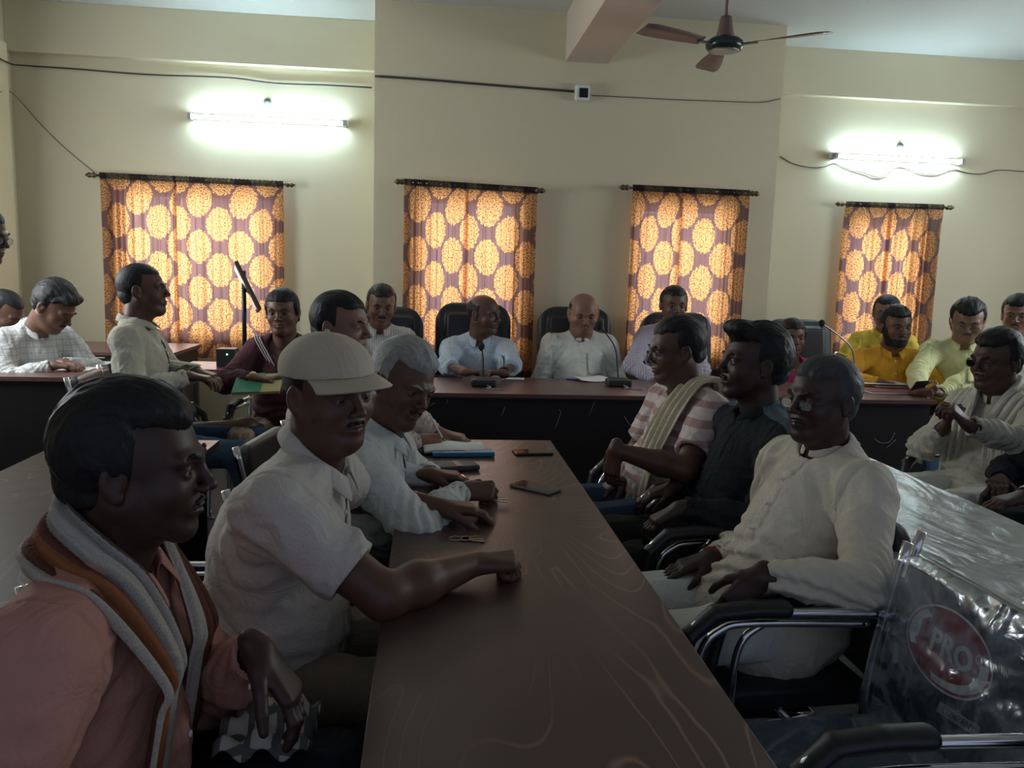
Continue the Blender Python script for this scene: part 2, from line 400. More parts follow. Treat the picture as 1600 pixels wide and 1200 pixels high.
def hair_solid(F_, style, seed):
    """style: short / full / flat / rim / bun"""
    th = {'short': .008, 'full': .011, 'crop': .004, 'rim': .003, 'bun': .007, 'tall': .010, 'side': .011}[style]
    c = (0, -.016, .032); r = np.array([.0785, .097, .088]) + th
    big = r + (np.array([0, .002, .010]) if style in ('full', 'tall', 'side') else 0)
    x = F_.ax[0][:, None, None]; y = F_.ax[1][None, :, None]; z = F_.ax[2][None, None, :]
    l = [(x - c[0]) / big[0], (y - c[1]) / big[1], (z - c[2]) / big[2]]
    k0 = np.sqrt(l[0] ** 2 + l[1] ** 2 + l[2] ** 2); D = (k0 - 1) * float(big.min())
    if style in ('short', 'full', 'crop', 'tall', 'side'):
        # neck hair narrows in
        D = np.minimum(D, np.sqrt((x / .064) ** 2 + ((y + .03) / .078) ** 2 + ((z + .02) / .075) ** 2) * .064 - .064 - th * .5)
    top = .066 + .10 * np.abs(x) * 0 - z + (np.abs(x) - .03).clip(0) * -.1
    rec = .25 * (np.abs(x) > .028) * (np.abs(x) - .028)
    front = np.maximum(.060 + rec - z + 0 * y, y - .100)
    side = np.maximum(y - .016 + .0 * x, -.018 - z)
    back = np.maximum(y + .026, -.076 - z) + 0 * x
    behind_ear = np.maximum(y + .002, .018 - z) + 0 * x
    if style == 'rim': reg = np.minimum(np.maximum(np.minimum(side, back), z - .055), np.maximum(y + .05, z - .075)) + 0 * x
    elif style == 'bun': reg = np.minimum(np.minimum(np.maximum(.052 - z, y - .100), np.maximum(y - .030, -.045 - z)), back) + 0 * x
    else: reg = np.minimum(np.minimum(np.minimum(front, side), back), behind_ear)
    reg = reg + (.010 * (vnoise(x + 0 * y + 0 * z, y + 0 * x + 0 * z, z + 0 * x + 0 * y, (60, 60, 40), seed + 9) - .5)).astype(f32); D = D + (th + .002) * np.clip(1 + reg / .030, 0, 1) ** 1.5; F_.D = np.maximum(D, reg).astype(f32)
    if style == 'bun':
        F_.ell((0, -.115, -.02), (.042, .032, .040), .015); F_.cone((0, -.08, .0), (0, -.09, -.09), .05, .035, .02)
        for sx in (-1, 1): F_.cone((sx * .070, .02, .03), (sx * .068, -.02, -.05), .014, .014, .015)
        F_.cone((0, .09, .125), (0, .0, .135), .006, .006, .006, 's')
    if style == 'side':
        F_.cone((-.045, .060, .092), (.045, .070, .082), .014, .014, .03); F_.cone((.045, .045, .085), (.066, .025, .05), .014, .010, .03)
    if style == 'tall':
        for sx in (-1, 0, 1): F_.ell((sx * .030, .060, .108), (.030, .040, .026), .02)
    I, a, b, c2 = F_.near(.02)
    if len(I[0]):
        amp = {'short': .0025, 'full': .0038, 'crop': .0012, 'rim': .001, 'bun': .002, 'tall': .004, 'side': .0045}[style]
        F_.D[I] += (amp * .75 * (vnoise(a, b, c2, (70, 16, 24), seed) - .5) * 2 + amp * .4 * (vnoise(a, b, c2, (230, 50, 60), seed + 3) - .5) * 2).astype(f32)
# ------------------------------------------------------------------ hands
HAND = {'relax': (.35, .45, .4, .35), 'flat': (.10, .15, .12, .15), 'fist': (1.25, 1.45, .9, .75), 'grip': (.75, .95, .7, .7), 'pen': (.8, .75, .5, .9), 'lap': (.35, .55, .35, .3)}
def hand_joints(w, d, n, side, pose, sc=1.0):
    d = nrm(d); n = nrm(n - d * (n @ d)); t = np.cross(n, d) * (-1 if side > 0 else 1)
    c1, c2, c3, ct = HAND[pose]; ch = []
    def rot(v, ax, a): return v * math.cos(a) + np.cross(ax, v) * math.sin(a)
    ax = np.cross(d, n)
    for i, (off, L) in enumerate(((.028, .074), (.0095, .083), (-.009, .077), (-.026, .061))):
        k = w + (d * (.088 - (0, 0, .003, .009)[i]) + t * off) * sc; p = [k]; dirn = nrm(d + t * off * (2.2 if pose == 'flat' else .9)); e = 0
        for seg, cv in zip((.45, .31, .24), (c1, c2, c3)):
            e += cv * (1 + .12 * (i - 1)); axx = np.cross(dirn, n); axx = nrm(axx); p.append(p[-1] + rot(dirn, axx, e) * L * seg * sc)
        ch.append(p)
    r0 = w + (d * .024 + t * .030 + n * .006) * sc; td = nrm(d * .80 + t * .55 + n * .22); p = [w + (d * .012 + t * .012) * sc, r0]
    tt = [td, nrm(td + (n * .5 - t * .75) * ct), nrm(td + (n * .8 - t * 1.5) * ct)]
    for v, L in zip(tt, (.036, .031, .026)): p.append(p[-1] + v * L * sc)
    return ch, p, t, n, d
def hand_solid(F_, w, d, n, side, pose, sc=1.0):
    ch, th, t, n, d = hand_joints(w, d, n, side, pose, sc)
    F_.cone(w - d * .02, w + d * .02 * sc, .0255 * sc, .0245 * sc, .012, flat=(n, 1.35))
    for i, p in enumerate(ch):
        F_.cone(w + (d * .012 + t * (.016, .006, -.005, -.015)[i]) * sc, p[0] - n * .002, .0155 * sc, .0125 * sc, .012)
        R = (.0098, .0100, .0095, .0082)[i] * sc
        for j in range(3): F_.cone(p[j], p[j + 1], R * (1 - .07 * j), R * (.95 - .08 * j), .0028)
        F_.ell(p[1], (R * 1.06,) * 3, .004)
    F_.cone(th[0], th[1], .017 * sc, .0155 * sc, .012); F_.cone(th[1], th[2], .0145 * sc, .0115 * sc, .006)
    F_.cone(th[2], th[3], .0112 * sc, .0102 * sc, .003); F_.cone(th[3], th[4], .0104 * sc, .0082 * sc, .003)
    return ch, th
def ik(S, Wp, hint, lu=.285, lf=.255):
    v = Wp - S; L = np.linalg.norm(v); mx = (lu + lf) * .995
    k = 1.0
    if L > mx: k = L / mx; lu *= k; lf *= k
    a = (lu * lu - lf * lf + L * L) / (2 * L); h = math.sqrt(max(lu * lu - a * a, 0)); u = v / L
    hp = np.asarray(hint, float); hp = hp - u * (hp @ u); hp = nrm(hp)
    return S + u * a + hp * h, k
# ------------------------------------------------------------------ a whole person
PEOPLE = []
def person(pid, label, hd, look=(180, 10, 0), fc=None, hs=1.0, sk='mid', near=0, lean=.05, side=0.0, hipz=.50, fat=.3, shw=1.0,
           hair=('short', HB), shirt=None, sleeve='long', collar='shirt', trousers=None, armL=None, armR=None, legs=None,
           moustache=0, beard=0, glasses=None, face=None, nk=(0, 0), group=None, stand=False, neckline=.0, lid=1.0, hem=0.0, wrinkle=1.0, fw=1.0, hip=None, bm=None, wd=1.03):
    hv = hs * np.array([wd, 1.0, 1.99 - wd * .99])
    fc = look[0] if fc is None else fc
    Hc = at(*hd) if len(hd) == 3 else np.asarray(hd[0]); HF = head_frame(*look); f, r = comp(fc); up = np.array([0, 0, 1.])
    vH = (.0026, .0034, .0042)[2 - near] if not QUICK else .006
    vA = (.0032, .004, .005)[2 - near] if not QUICK else .007
    vB = (.005, .0065, .008)[2 - near] if not QUICK else .012
    fo = dict(face or {}); fo['fat'] = fat; fo['fw'] = fw; fo['lid'] = lid
    # trunk points
    N = Hc - HF[:, 2] * .100 * hs - HF[:, 1] * .025 * hs - up * .058 * hs - f * (.018 - nk[0]) + r * nk[1]
    Hp = np.array([N[0], N[1], 0]) - f * lean - r * side; Hp[2] = hipz
    if hip is not None: Hp = np.array([hip[0], hip[1], hipz])
    u = nrm(N - Hp); f2 = nrm(f - u * (f @ u)); r2 = np.cross(f2, u); A = np.stack([r2, f2, u], 1)
    T = np.linalg.norm(N - Hp)
    root = empty('person', (Hp[0], Hp[1], 0), fc, label=label, cat='person', group=group)
    S = {s: N - u * .070 + r2 * s * .170 * shw - f2 * .005 for s in (-1, 1)}
    chest = N - u * .20 + f2 * .01; belly = Hp + u * T * .30 + f2 * (.03 + .05 * fat); pel = Hp + u * .03
    arms = {}
    for s, spec in ((-1, armL), (1, armR)):
        if spec is None: spec = {}
        if 'w' in spec: wp = spec['w']; Wp = np.asarray(wp[0], float) if len(wp) == 1 else (onz(wp[0], wp[1], wp[3]) if len(wp) == 4 else at(*wp))
        else: Wp = Hp + f * .33 + r * s * .13 + up * .20
        hint = spec.get('hint'); hint = (r * s * .8 - up * .5 - f * .3) if hint is None else np.asarray(hint, float)
        E, k = ik(S[s], Wp, hint)
        if k > 1.12: print('REACH', pid, s, round(k, 2))
        d = nrm(Wp - E); hdn = nrm(np.asarray(spec.get('d'), float)) if spec.get('d') is not None else d
        n = np.asarray(spec.get('n', (0, 0, -1)), float)
        arms[s] = dict(S=S[s], E=E, W=Wp, d=hdn, n=n, pose=spec.get('pose', 'relax'))
    if stand: kn = {s: Hp + r * s * .10 + f * .02 - up * .42 for s in (-1, 1)}; an = {s: kn[s] - up * .40 - f * .02 for s in (-1, 1)}
    else:
        kn = {s: Hp + r * s * .14 + f * .43 + up * .03 for s in (-1, 1)}; an = {s: np.array([*(kn[s] + f * .02)[:2], .09]) for s in (-1, 1)}
    if legs:
        for s in (-1, 1):
            if s in legs: kn[s] = np.asarray(legs[s][0], float); an[s] = np.asarray(legs[s][1], float)
    hipj = {s: Hp + r * s * .09 for s in (-1, 1)}
    skm = SK[sk]
    # --- skin: head and neck in fine cells
    lo, hi = np.array([-.12, -.15, -.22]), np.array([.12, .135, .14])
    Fh = Fld(lo, hi, vH / max(hs, .9)); nbl = HF.T @ (N - u * .03 - Hc) / hv
    head_solid(Fh, fo, nbl); Vh, Qh = Fh.mesh(); Vh = (Vh * hv) @ HF.T + Hc
    VV, QQ = [Vh], [Qh]; nv = len(Vh)
    # arms from the sleeve down, with hands
    for s in (-1, 1):
        a = arms[s]; bare = sleeve == 'short'
        st = a['S'] + (a['E'] - a['S']) * .35 if bare else a['E'] + (a['W'] - a['E']) * .55
        lo, hi = bounds([st, a['E'] if bare else st, a['W'], a['W'] + a['d'] * .16], .065)
        Fa = Fld(lo, hi, vA); fk = 1 + .15 * fat
        if bare: Fa.cone(a['S'], a['E'], .050 * fk, .039 * fk, .02)
        M1 = a['E'] + (a['W'] - a['E']) * .35
        if bare: Fa.cone(a['E'], M1, .038 * fk, .040 * fk, .02)
        Fa.cone(M1 if bare else st, a['W'], .040 * fk if bare else .034, .0265, .02)
        hand_solid(Fa, a['W'], a['d'], a['n'], s, a['pose'], 1.0)
        if bare: Fa.cut(st, nrm(a['S'] - a['E']))
        Va, Qa = Fa.mesh(); VV.append(Va); QQ.append(Qa + nv); nv += len(Va)
    # the trunk and legs beneath the clothes
    allp = [N, Hp, chest, belly] + [arms[s][k] for s in (-1, 1) for k in 'SEW'] + [kn[s] for s in (-1, 1)] + [an[s] for s in (-1, 1)]
    lo, hi = bounds(allp, .20); Fb = Fld(lo, hi, .013 if not QUICK else .02)
    def trunk(G, g, k=.05):
        G.ell(chest, (.155 * shw + g, .108 + .02 * fat + g, .165 + g), k, fr=A)
        G.ell(belly, (.145 + .03 * fat + g, .105 + .055 * fat + g, .165 + g), k, fr=A)
        G.ell(pel, (.165 + .01 * fat + g, .125 + .02 * fat + g, .115 + g), k, fr=A)
        G.cone(S[-1] + r2 * .01, S[1] - r2 * .01, .058 + g, .058 + g, k)
        if bm == 'f':
            for s in (-1, 1): G.ell(chest + f2 * .075 + r2 * s * .075 - u * .03, (.06 + g, .055 + g, .06 + g), k, fr=A)
        for s in (-1, 1):
            G.cone(N + u * .012, S[s] + r2 * s * -.02, .040 + g, .048 + g, .05)
            G.cone(S[s] - u * .015, S[s] + (arms[s]['E'] - S[s]) * .3, .056 + g, .050 + g, .035)
    trunk(Fb, -.012)
    for s in (-1, 1):
        a = arms[s]; Fb.cone(a['S'], a['E'], .040, .030, .03); Fb.cone(a['E'], a['W'], .031, .021, .02)
        Fb.cone(hipj[s], kn[s], .07, .045, .03); Fb.cone(kn[s], an[s], .045, .03, .03)
        Fb.ell(an[s] + f * .06 - up * .05, (.045, .12, .04), .02, fr=np.stack([r, f, up], 1))
    Fb.cone(N - u * .05, N + u * .02, .045, .045, .03)
    Vb, Qb = Fb.mesh(); VV.append(Vb); QQ.append(Qb + nv)
    newmesh('body', np.concatenate(VV), np.concatenate(QQ), skm, root)
    toh = lambda V: (np.asarray(V) * hv) @ HF.T + Hc
    # --- head dressing
    if hair:
        Fr = Fld((-.125, -.175, -.14), (.125, .135, .175), vH * 1.15 / max(hs, .9)); hair_solid(Fr, hair[0], pid); V, Q = Fr.mesh()
        if len(V): newmesh('hair', toh(V), Q, hair[1], root)
    def tufts(name, segs, m, k=.004, amp=.002, vox=.0018):
        vox = vox if near == 2 else .0026
        P = [np.array(p) for sg in segs for p in sg[:2]]; lo, hi = bounds(P, .02); G = Fld(lo, hi, vox if not QUICK else .004)
        for a, b, ra, rb in segs: G.cone(a, b, ra, rb, k)
        I, x, y, z = G.near(.008); G.D[I] += (amp * 2 * (vnoise(x, y, z, (420, 200, 200), pid) - .5)).astype(f32)
        V, Q = G.mesh()
        if len(V): newmesh(name, toh(V), Q, m, root)
    hm = hair[1] if hair else HB
    for s in (-1, 1): tufts('eyebrow', [g for g in (((s * .013, .0935, .0185), (s * .033, .0885, .0255), .0030, .0038), ((s * .033, .0885, .0255), (s * .048, .0770, .0200), .0038, .0018))], HB if hm is not HG else HG, amp=.0012)
    if moustache: tufts('moustache', [g for s in (-1, 1) for g in (((s * .001, .0975, -.0500), (s * .016, .0935, -.0530), .0042 * moustache, .0046 * moustache), ((s * .016, .0935, -.0530), (s * .029, .082, -.0610), .0046 * moustache, .002))], HB)
    if beard > .5:
        G = Fld((-.09, -.03, -.15), (.09, .13, .02), vH); 
        head_solid(G, fo, nbl); G.D -= .0030 * beard
        x, y, z = G.ax[0][:, None, None], G.ax[1][None, :, None], G.ax[2][None, None, :]
        reg = np.minimum(np.maximum(z + .074, -(z + .122)), np.maximum(np.maximum(z + .005, np.abs(y - .015 - .5 * (-.03 - z)) - .022), -.118 - z)) + 0 * x
        reg = np.maximum(reg, .0 - y); G.D = np.maximum(G.D, reg).astype(f32)
        I, a, b, c = G.near(.01); G.D[I] += (.003 * (vnoise(a, b, c, 190, pid) - .5)).astype(f32)
        V, Q = G.mesh(); newmesh('beard', toh(V), Q, HS if hm is HG or hm is HS else HB, root)
    for s in (-1, 1):
        g = Geo().ball((0, 0, 0), .0124 * hs, 16)
        e = g.build('eye', eye_m, root, smooth=True, world=False)
        RI = np.array(Matrix.Rotation(math.radians(fc), 3, 'Z')); e.location = tuple(Vector(RI @ (Hc + HF @ (np.array([s * .0315, .0728, -.0003]) * hv) - np.array([Hp[0], Hp[1], 0]))))
        e.rotation_euler = Matrix(RI @ HF).to_euler()
    if glasses:
        rx, rz, m, drop = glasses; g = Geo(); sp = []
        for s in (-1, 1):
            c = np.array([s * .0335, .098, -.004 - drop]); ring = []
            for k in range(25):
                t = 2 * math.pi * k / 24; cx, cz = math.cos(t), math.sin(t); q = (abs(cx) ** 3 + abs(cz) ** 3) ** (-1 / 3)
                ring.append(c + np.array([rx * cx * q, -.10 * abs(c[0] + rx * cx * q - 0) ** 1.0 * .6, rz * cz * q]))
            g.tube(ring, .0013, 6, cap=False); sp.append(ring)
            o = c + np.array([s * (rx + .001), -.006, .005]); g.tube([o, (s * .077, .07, .004 - drop), (s * .082, .0, .006), (s * .080, -.03, -.012)], .0014, 6)
        g.tube([(-.0125, .099, .0 - drop), (0, .104, .003 - drop), (.0125, .099, .0 - drop)], .0014, 6); g.v = [tuple(v) for v in toh(g.v)]
        G_ = g.build('spectacles', m, root, smooth=True)
        for ring in sp: newmesh('lens', toh(ring[:24]), [tuple(range(24))], LENS, G_, smooth=False)
    # --- shirt
    sl = 1.0 if sleeve == 'long' else (.62 if sleeve == 'short' else .9)
    lo, hi = bounds([N, Hp, chest + f2 * .1, belly + f2 * .08] + [arms[s][k] for s in (-1, 1) for k in ('SE' if sleeve == 'short' else 'SEW')], .17)
    lo[2] = Hp[2] - .13 - hem; hi[2] = N[2] + .07; G = Fld(lo, hi, vB)
    trunk(G, .012)
    if hem: G.cone(pel - u * .02, pel - u * .04 - up * hem * .3 + f * .05, .19, .21, .06)
    for s in (-1, 1):
        a = arms[s]; fk = .15 * fat * .05
        if sleeve == 'short':
            e = a['S'] + (a['E'] - a['S']) * .70; G.cone(a['S'], e, .066 + fk, .063 + fk, .03)
        else:
            e = a['E'] + (a['W'] - a['E']) * (.96 if sleeve == 'long' else .25)
            G.cone(a['S'], a['E'], .065 + fk, .053 + fk, .03); G.cone(a['E'], a['E'] + (e - a['E']) * .5, .054 + fk, .049 + fk, .03); G.cone(a['E'] + (e - a['E']) * .5, e, .048, .036 if sleeve == 'long' else .050, .03)
    # folds
    I, x, y, z = G.near(.03); P = np.stack([x, y, z], 1); am = .0125 * wrinkle
    wx = vnoise(x, y, z, 5, pid) * 1.0
    d1 = np.abs(vnoise(x + wx * .12, y + wx * .12, z, (13, 13, 6), pid + 1) - .5) * 2; d2 = np.abs(vnoise(x, y + wx * .1, z + wx * .15, (16, 16, 22), pid + 2) - .5) * 2
    disp = am * (d1 - .35) + am * .55 * (d2 - .35)
    for s in (-1, 1):
        a = arms[s]; Ex = a['E'].astype(f32); w = np.exp(-((P - Ex) ** 2).sum(1) / .010); ax = nrm(a['W'] - a['S']).astype(f32)
        t = (P - Ex) @ ax; disp += .0062 * wrinkle * w * np.sin(t * 210 + vnoise(x, y, z, 12, pid + 4) * 9)
        if sleeve != 'short':
            Wx = (a['W'] - nrm(a['W'] - a['E']) * .07).astype(f32); w = np.exp(-((P - Wx) ** 2).sum(1) / .0035); disp += .0055 * wrinkle * w * np.sin(t * 260 + vnoise(x, y, z, 12, pid + 4) * 8)
        Ap = (S[s] - u * .09 - r2 * s * .02).astype(f32); w = np.exp(-((P - Ap) ** 2).sum(1) / .012); disp += .0055 * wrinkle * w * np.sin(((P - Ap) @ nrm(r2 * s + u * .8).astype(f32)) * 150 + vnoise(x, y, z, 10, pid + 5) * 6)
    # waist bunching when seated
    tz = (P - Hp.astype(f32)) @ u.astype(f32); w = np.exp(-((tz - .12) / .09) ** 2); disp += .008 * wrinkle * w * np.sin(tz * 130 + vnoise(x, y, z, 9, pid + 6) * 9)
    # front placket and back yoke
    lx = (P - N.astype(f32)) @ r2.astype(f32); ly = (P - N.astype(f32)) @ f2.astype(f32)
    if collar in ('shirt', 'band'): disp -= .0025 * ((np.abs(lx) < .017) & (ly > 0)); disp += .002 * ((np.abs(np.abs(lx) - .020) < .003) & (ly > 0))
    if bm != 'f' and collar != 'tee':  # armhole seam
        for s in (-1, 1): disp += .0022 * (np.abs(np.abs(lx) - .178 * shw) < .004) * (tz > T - .26)
    G.D[I] += disp.astype(f32)
    nd = nrm(Hc - HF[:, 2] * .06 - N + f * .01); nrad = .056 + .010 * fat
    G.cone(N - u * .02, N + nd * .14, nrad + .006, nrad + .018, .006, 's')
    if collar == 'shirt': G.cone(N + f2 * (nrad + .006) + u * .04, N + f2 * (nrad + .035) - u * (.05 + neckline), .024, .006, .006, 's')
    if collar == 'round': G.ell(N + f2 * .06 - u * .01, (.085, .07, .075 + neckline), .006, 's', fr=A)
    for s in (-1, 1):
        a = arms[s]
        if sleeve == 'short': e = a['S'] + (a['E'] - a['S']) * .72; G.cut_local = None; G_cut(G, e, nrm(a['E'] - a['S']), .13); G.cone(e - nrm(a['E'] - a['S']) * .03, e + nrm(a['E'] - a['S']) * .02, .045 + fk, .047 + fk, .003, 's')
        elif sleeve == 'long': dd = nrm(a['W'] - a['E']); e = a['W'] - dd * .012; G_cut(G, e, dd, .09); G.cone(e - dd * .02, e + dd * .02, .0305, .0305, .003, 's')
        else: dd = nrm(a['W'] - a['E']); e = a['E'] + dd * .075; G_cut(G, e, dd, .09)
    pl = Hp - up * (.085 + hem); G.cut(pl, (0, 0, -1))
    V, Q = G.mesh(); sh = newmesh('shirt', V, Q, shirt, root); md = sh.modifiers.new('even', 'SMOOTH'); md.factor = .5; md.iterations = 1
    info = dict(root=root, shirt=sh, N=N, u=u, f=f2, r=r2, A=A, Hc=Hc, HF=HF, hs=hs, arms=arms, S=S, chest=chest, kn=kn, an=an, Hp=Hp, ff=f, pid=pid, toh=toh, nrad=nrad, belly=belly, fat=fat)
    # collar
    if collar in ('shirt', 'band', 'polo'):
        g = Geo(); cc = N + u * .008; R0 = nrad + .010; gap = .30 if collar != 'band' else .12
        prof = [(0, -.018), (-.001, .004), (-.002, .026)] if collar == 'band' else [(0, -.012), (-.001, .010), (0, .026), (.004, .030), (.012, .018), (.021, -.008)]
        nn = 44
        for i in range(nn + 1):
            ph = -math.pi + gap + (2 * math.pi - 2 * gap) * i / nn   # 0 = back of the neck
            fr = math.cos(ph); edge = min(i, nn - i) / nn
            for (dr, dz) in prof:
                e = max(0, .10 - edge) / .10
                rad = R0 + dr + (0 if collar == 'band' else e * dr * 1.0); dzz = dz + .020 * fr - (0 if collar == 'band' else e * (.020 if dr > .003 else .004))
                g.v.append(tuple(cc + r2 * math.sin(ph) * rad * 1.02 - f2 * (fr * rad * (1.0 if fr > 0 else 1.12)) + u * dzz + (nd - u) * 0))
        k = len(prof); g.f = [(i * k + j, (i + 1) * k + j, (i + 1) * k + j + 1, i * k + j + 1) for i in range(nn) for j in range(k - 1)]; g.m = [0] * len(g.f)
        g.build('collar', shirt if not isinstance(shirt, list) else shirt[0], sh, smooth=True, solid=.0035, sub=1)
    # trousers
    if trousers is not None:
        lo, hi = bounds([Hp, *kn.values(), *an.values()], .20); G = Fld(lo, hi, max(vB, .007)); G.ell(pel, (.178 + .01 * fat, .135 + .02 * fat, .10), .05, fr=A)
        for s in (-1, 1): G.cone(hipj[s], kn[s], .098, .070, .03); G.cone(kn[s], an[s] + up * .02, .068, .055, .03)
        I, x, y, z = G.near(.03); G.D[I] += (.010 * (np.abs(vnoise(x, y, z, (10, 10, 16), pid) - .5) * 2 - .3) + .004 * (vnoise(x, y, z, 34, pid) - .5)).astype(f32)
        G.cut(Hp + up * .09, (0, 0, 1)); V, Q = G.mesh(); newmesh('trousers', V, Q, trousers, root)
    PEOPLE.append(info); return info
def G_cut(G, p, n, rad):
    """cut a sleeve end square: removes only near p"""
    q = G.sub(p - rad * 1.6, p + rad * 1.6)
    if q is None: return
    sl, x, y, z = q; d = (x - p[0]) * n[0] + (y - p[1]) * n[1] + (z - p[2]) * n[2]
    R2 = np.sqrt((x - p[0]) ** 2 + (y - p[1]) ** 2 + (z - p[2]) ** 2)
    G.D[sl] = np.where((R2 < rad), np.maximum(G.D[sl], d), G.D[sl]).astype(f32)
def button_row(P, n=3, z0=.05, dz=.085, m=None):
    """buttons down the front, set on the shirt's surface by looking from the front"""
    pts = np.array([v.co for v in P['shirt'].data.vertices]); 
    for i in range(n):
        N = np.array(world_of(P['root']).inverted()) @ np.append(P['N'] - P['u'] * (z0 + dz * i), 1)
        q = pts[(np.abs(pts[:, 0] - N[0]) < .012) & (np.abs(pts[:, 2] - N[2]) < .012)]
        if len(q) == 0: continue
        y = q[:, 1].max(); g = Geo().lathe((N[0], y + .001, N[2]), [(.0055, -.002), (.006, .0), (.0055, .002), (.002, .0022)], 12, (0, 1, 0))
        g.build('button', m or WHITEP, P['shirt'], smooth=True, world=False)
def on_front(P, x, dz, side=1):
    pts = np.array([v.co for v in P['shirt'].data.vertices]); N = np.array(world_of(P['root']).inverted()) @ np.append(P['N'] - P['u'] * dz, 1)
    q = pts[(np.abs(pts[:, 0] - N[0] - x) < .014) & (np.abs(pts[:, 2] - N[2]) < .014)]
    if len(q) == 0: return None
    return np.array([N[0] + x, q[:, 1].max() if side > 0 else q[:, 1].min(), N[2]])
def pocket(P, x=-.075, dz=.15, w=.055, h=.065, m=None):
    V = []; n = 6
    for i in range(n + 1):
        for j in range(n + 1):
            p = on_front(P, x + w * (2 * i / n - 1), dz + h * (2 * j / n - 1))
            if p is None: return
            V.append(p + np.array([0, .003, 0]))
    V = np.array(V)
    Q = np.array([(i * (n + 1) + j, i * (n + 1) + j + 1, (i + 1) * (n + 1) + j + 1, (i + 1) * (n + 1) + j) for i in range(n) for j in range(n)])
    o = newmesh('pocket', V, Q, m or P['shirt'].data.materials[0], P['shirt'], world=False); md = o.modifiers.new('s', 'SOLIDIFY'); md.thickness = .003; md.offset = 1
    return o
# ------------------------------------------------------------------ room shell
def wallmat(name, col, stain=.5):
    m = mat(name, col, .78, spec=.25); t = NT(m); v = t.coord()
    c = t.mix(t.noise(v, .9, 4, .6), rgba(col, .95), rgba(col, 1.04))
    spots = t.ramp(t.noise(v, 7, 6, .75), [(.0, (0, 0, 0)), (.64, (0, 0, 0)), (.74, (1, 1, 1))])
    t.set(t.b, 'Base Color', t.mix(t.math('MULTIPLY', spots, .12 * stain), c, rgba((.42, .36, .25))))
    t.set(t.b, 'Normal', t.bump(t.noise(v, 60, 4), .12, .004)); return m
WALL = wallmat('cream_wall_paint', (.66, .60, .42)); WALL2 = wallmat('pale_wall_paint', (.66, .60, .43), 1)
CEIL = wallmat('ceiling_whitewash', (.62, .64, .60), .6); BEAM = wallmat('beam_paint', (.62, .52, .42), .7)
FLOOR = vary('stone_floor', (.035, .034, .036), .7, 2, .25, 30, .1)
g = Geo().box((1.2, 2.5, -.05), (4.6, 4.4, .05)); g.build('floor', FLOOR, kind='structure')
g = Geo().box((1.2, 2.7, ZC + .05), (4.6, 4.3, .05)); g.build('ceiling', CEIL, kind='structure')
def wall_with_hole(name, x0, x1, y0, y1, holes, m, z1=ZC):
    g = Geo(); xs = [x0]
    for h in holes: xs += [h[0], h[1]]
    xs.append(x1)
    for i in range(0, len(xs), 2): g.box(((xs[i] + xs[i + 1]) / 2, (y0 + y1) / 2, z1 / 2), ((xs[i + 1] - xs[i]) / 2, (y1 - y0) / 2, z1 / 2))
    for h in holes:
        g.box(((h[0] + h[1]) / 2, (y0 + y1) / 2, h[2] / 2), ((h[1] - h[0]) / 2, (y1 - y0) / 2, h[2] / 2))
        g.box(((h[0] + h[1]) / 2, (y0 + y1) / 2, (h[3] + z1) / 2), ((h[1] - h[0]) / 2, (y1 - y0) / 2, (z1 - h[3]) / 2))
    return g.build(name, m, kind='structure')
wall_with_hole('wall_back_left', XL - .2, XC0, YR, YR + .22, [WIN[0]], WALL2)
wall_with_hole('wall_back_right', XC1, XR + .2, YR, YR + .22, [WIN[3]], WALL2)
g = wall_with_hole('wall_back_center', XC0, XC1, YC, YC + .22, [WIN[1], WIN[2]], WALL)
for nm, xa in (('wall_return_left', XC0 + .07), ('wall_return_right', XC1 - .07)):
    Geo().box((xa, (YC + .22 + YR + .22) / 2, ZC / 2), (.07, (YR - YC) / 2, ZC / 2)).build(nm, WALL, kind='structure')
Geo().box((XL - .1, 2.5, ZC / 2), (.1, 4.1, ZC / 2)).build('wall_left', WALL2, kind='structure')
Geo().box((XR + .1, 2.5, ZC / 2), (.1, 4.1, ZC / 2)).build('wall_right', WALL2, kind='structure')
# ceiling beam and the plaster ledges that run along the recessed walls
bx0, bx1 = at(883, 97, YC)[0], at(950, 99, YC)[0]; bz = at(915, 98, YC)[2]
Geo().box(((bx0 + bx1) / 2, 2.2, (bz + ZC) / 2), ((bx1 - bx0) / 2, YC - 2.2, (ZC - bz) / 2), bev=.006).build('trim_1', BEAM, kind='structure')
zl = at(581, 114, YR)[2]
for k, (a, b) in enumerate(((XL, XC0), (XC1, XR))):
    g = Geo().box(((a + b) / 2, YR - .035, (zl + ZC) / 2 + .0), ((b - a) / 2, .035, (ZC - zl) / 2), bev=.004)
    g.build('trim_%d' % (k + 2), WALL2, kind='structure')
Geo().box((XL + .06, 6.0, zl / 2), (.06, .28, zl / 2)).build('trim_4', WALL2, kind='structure')
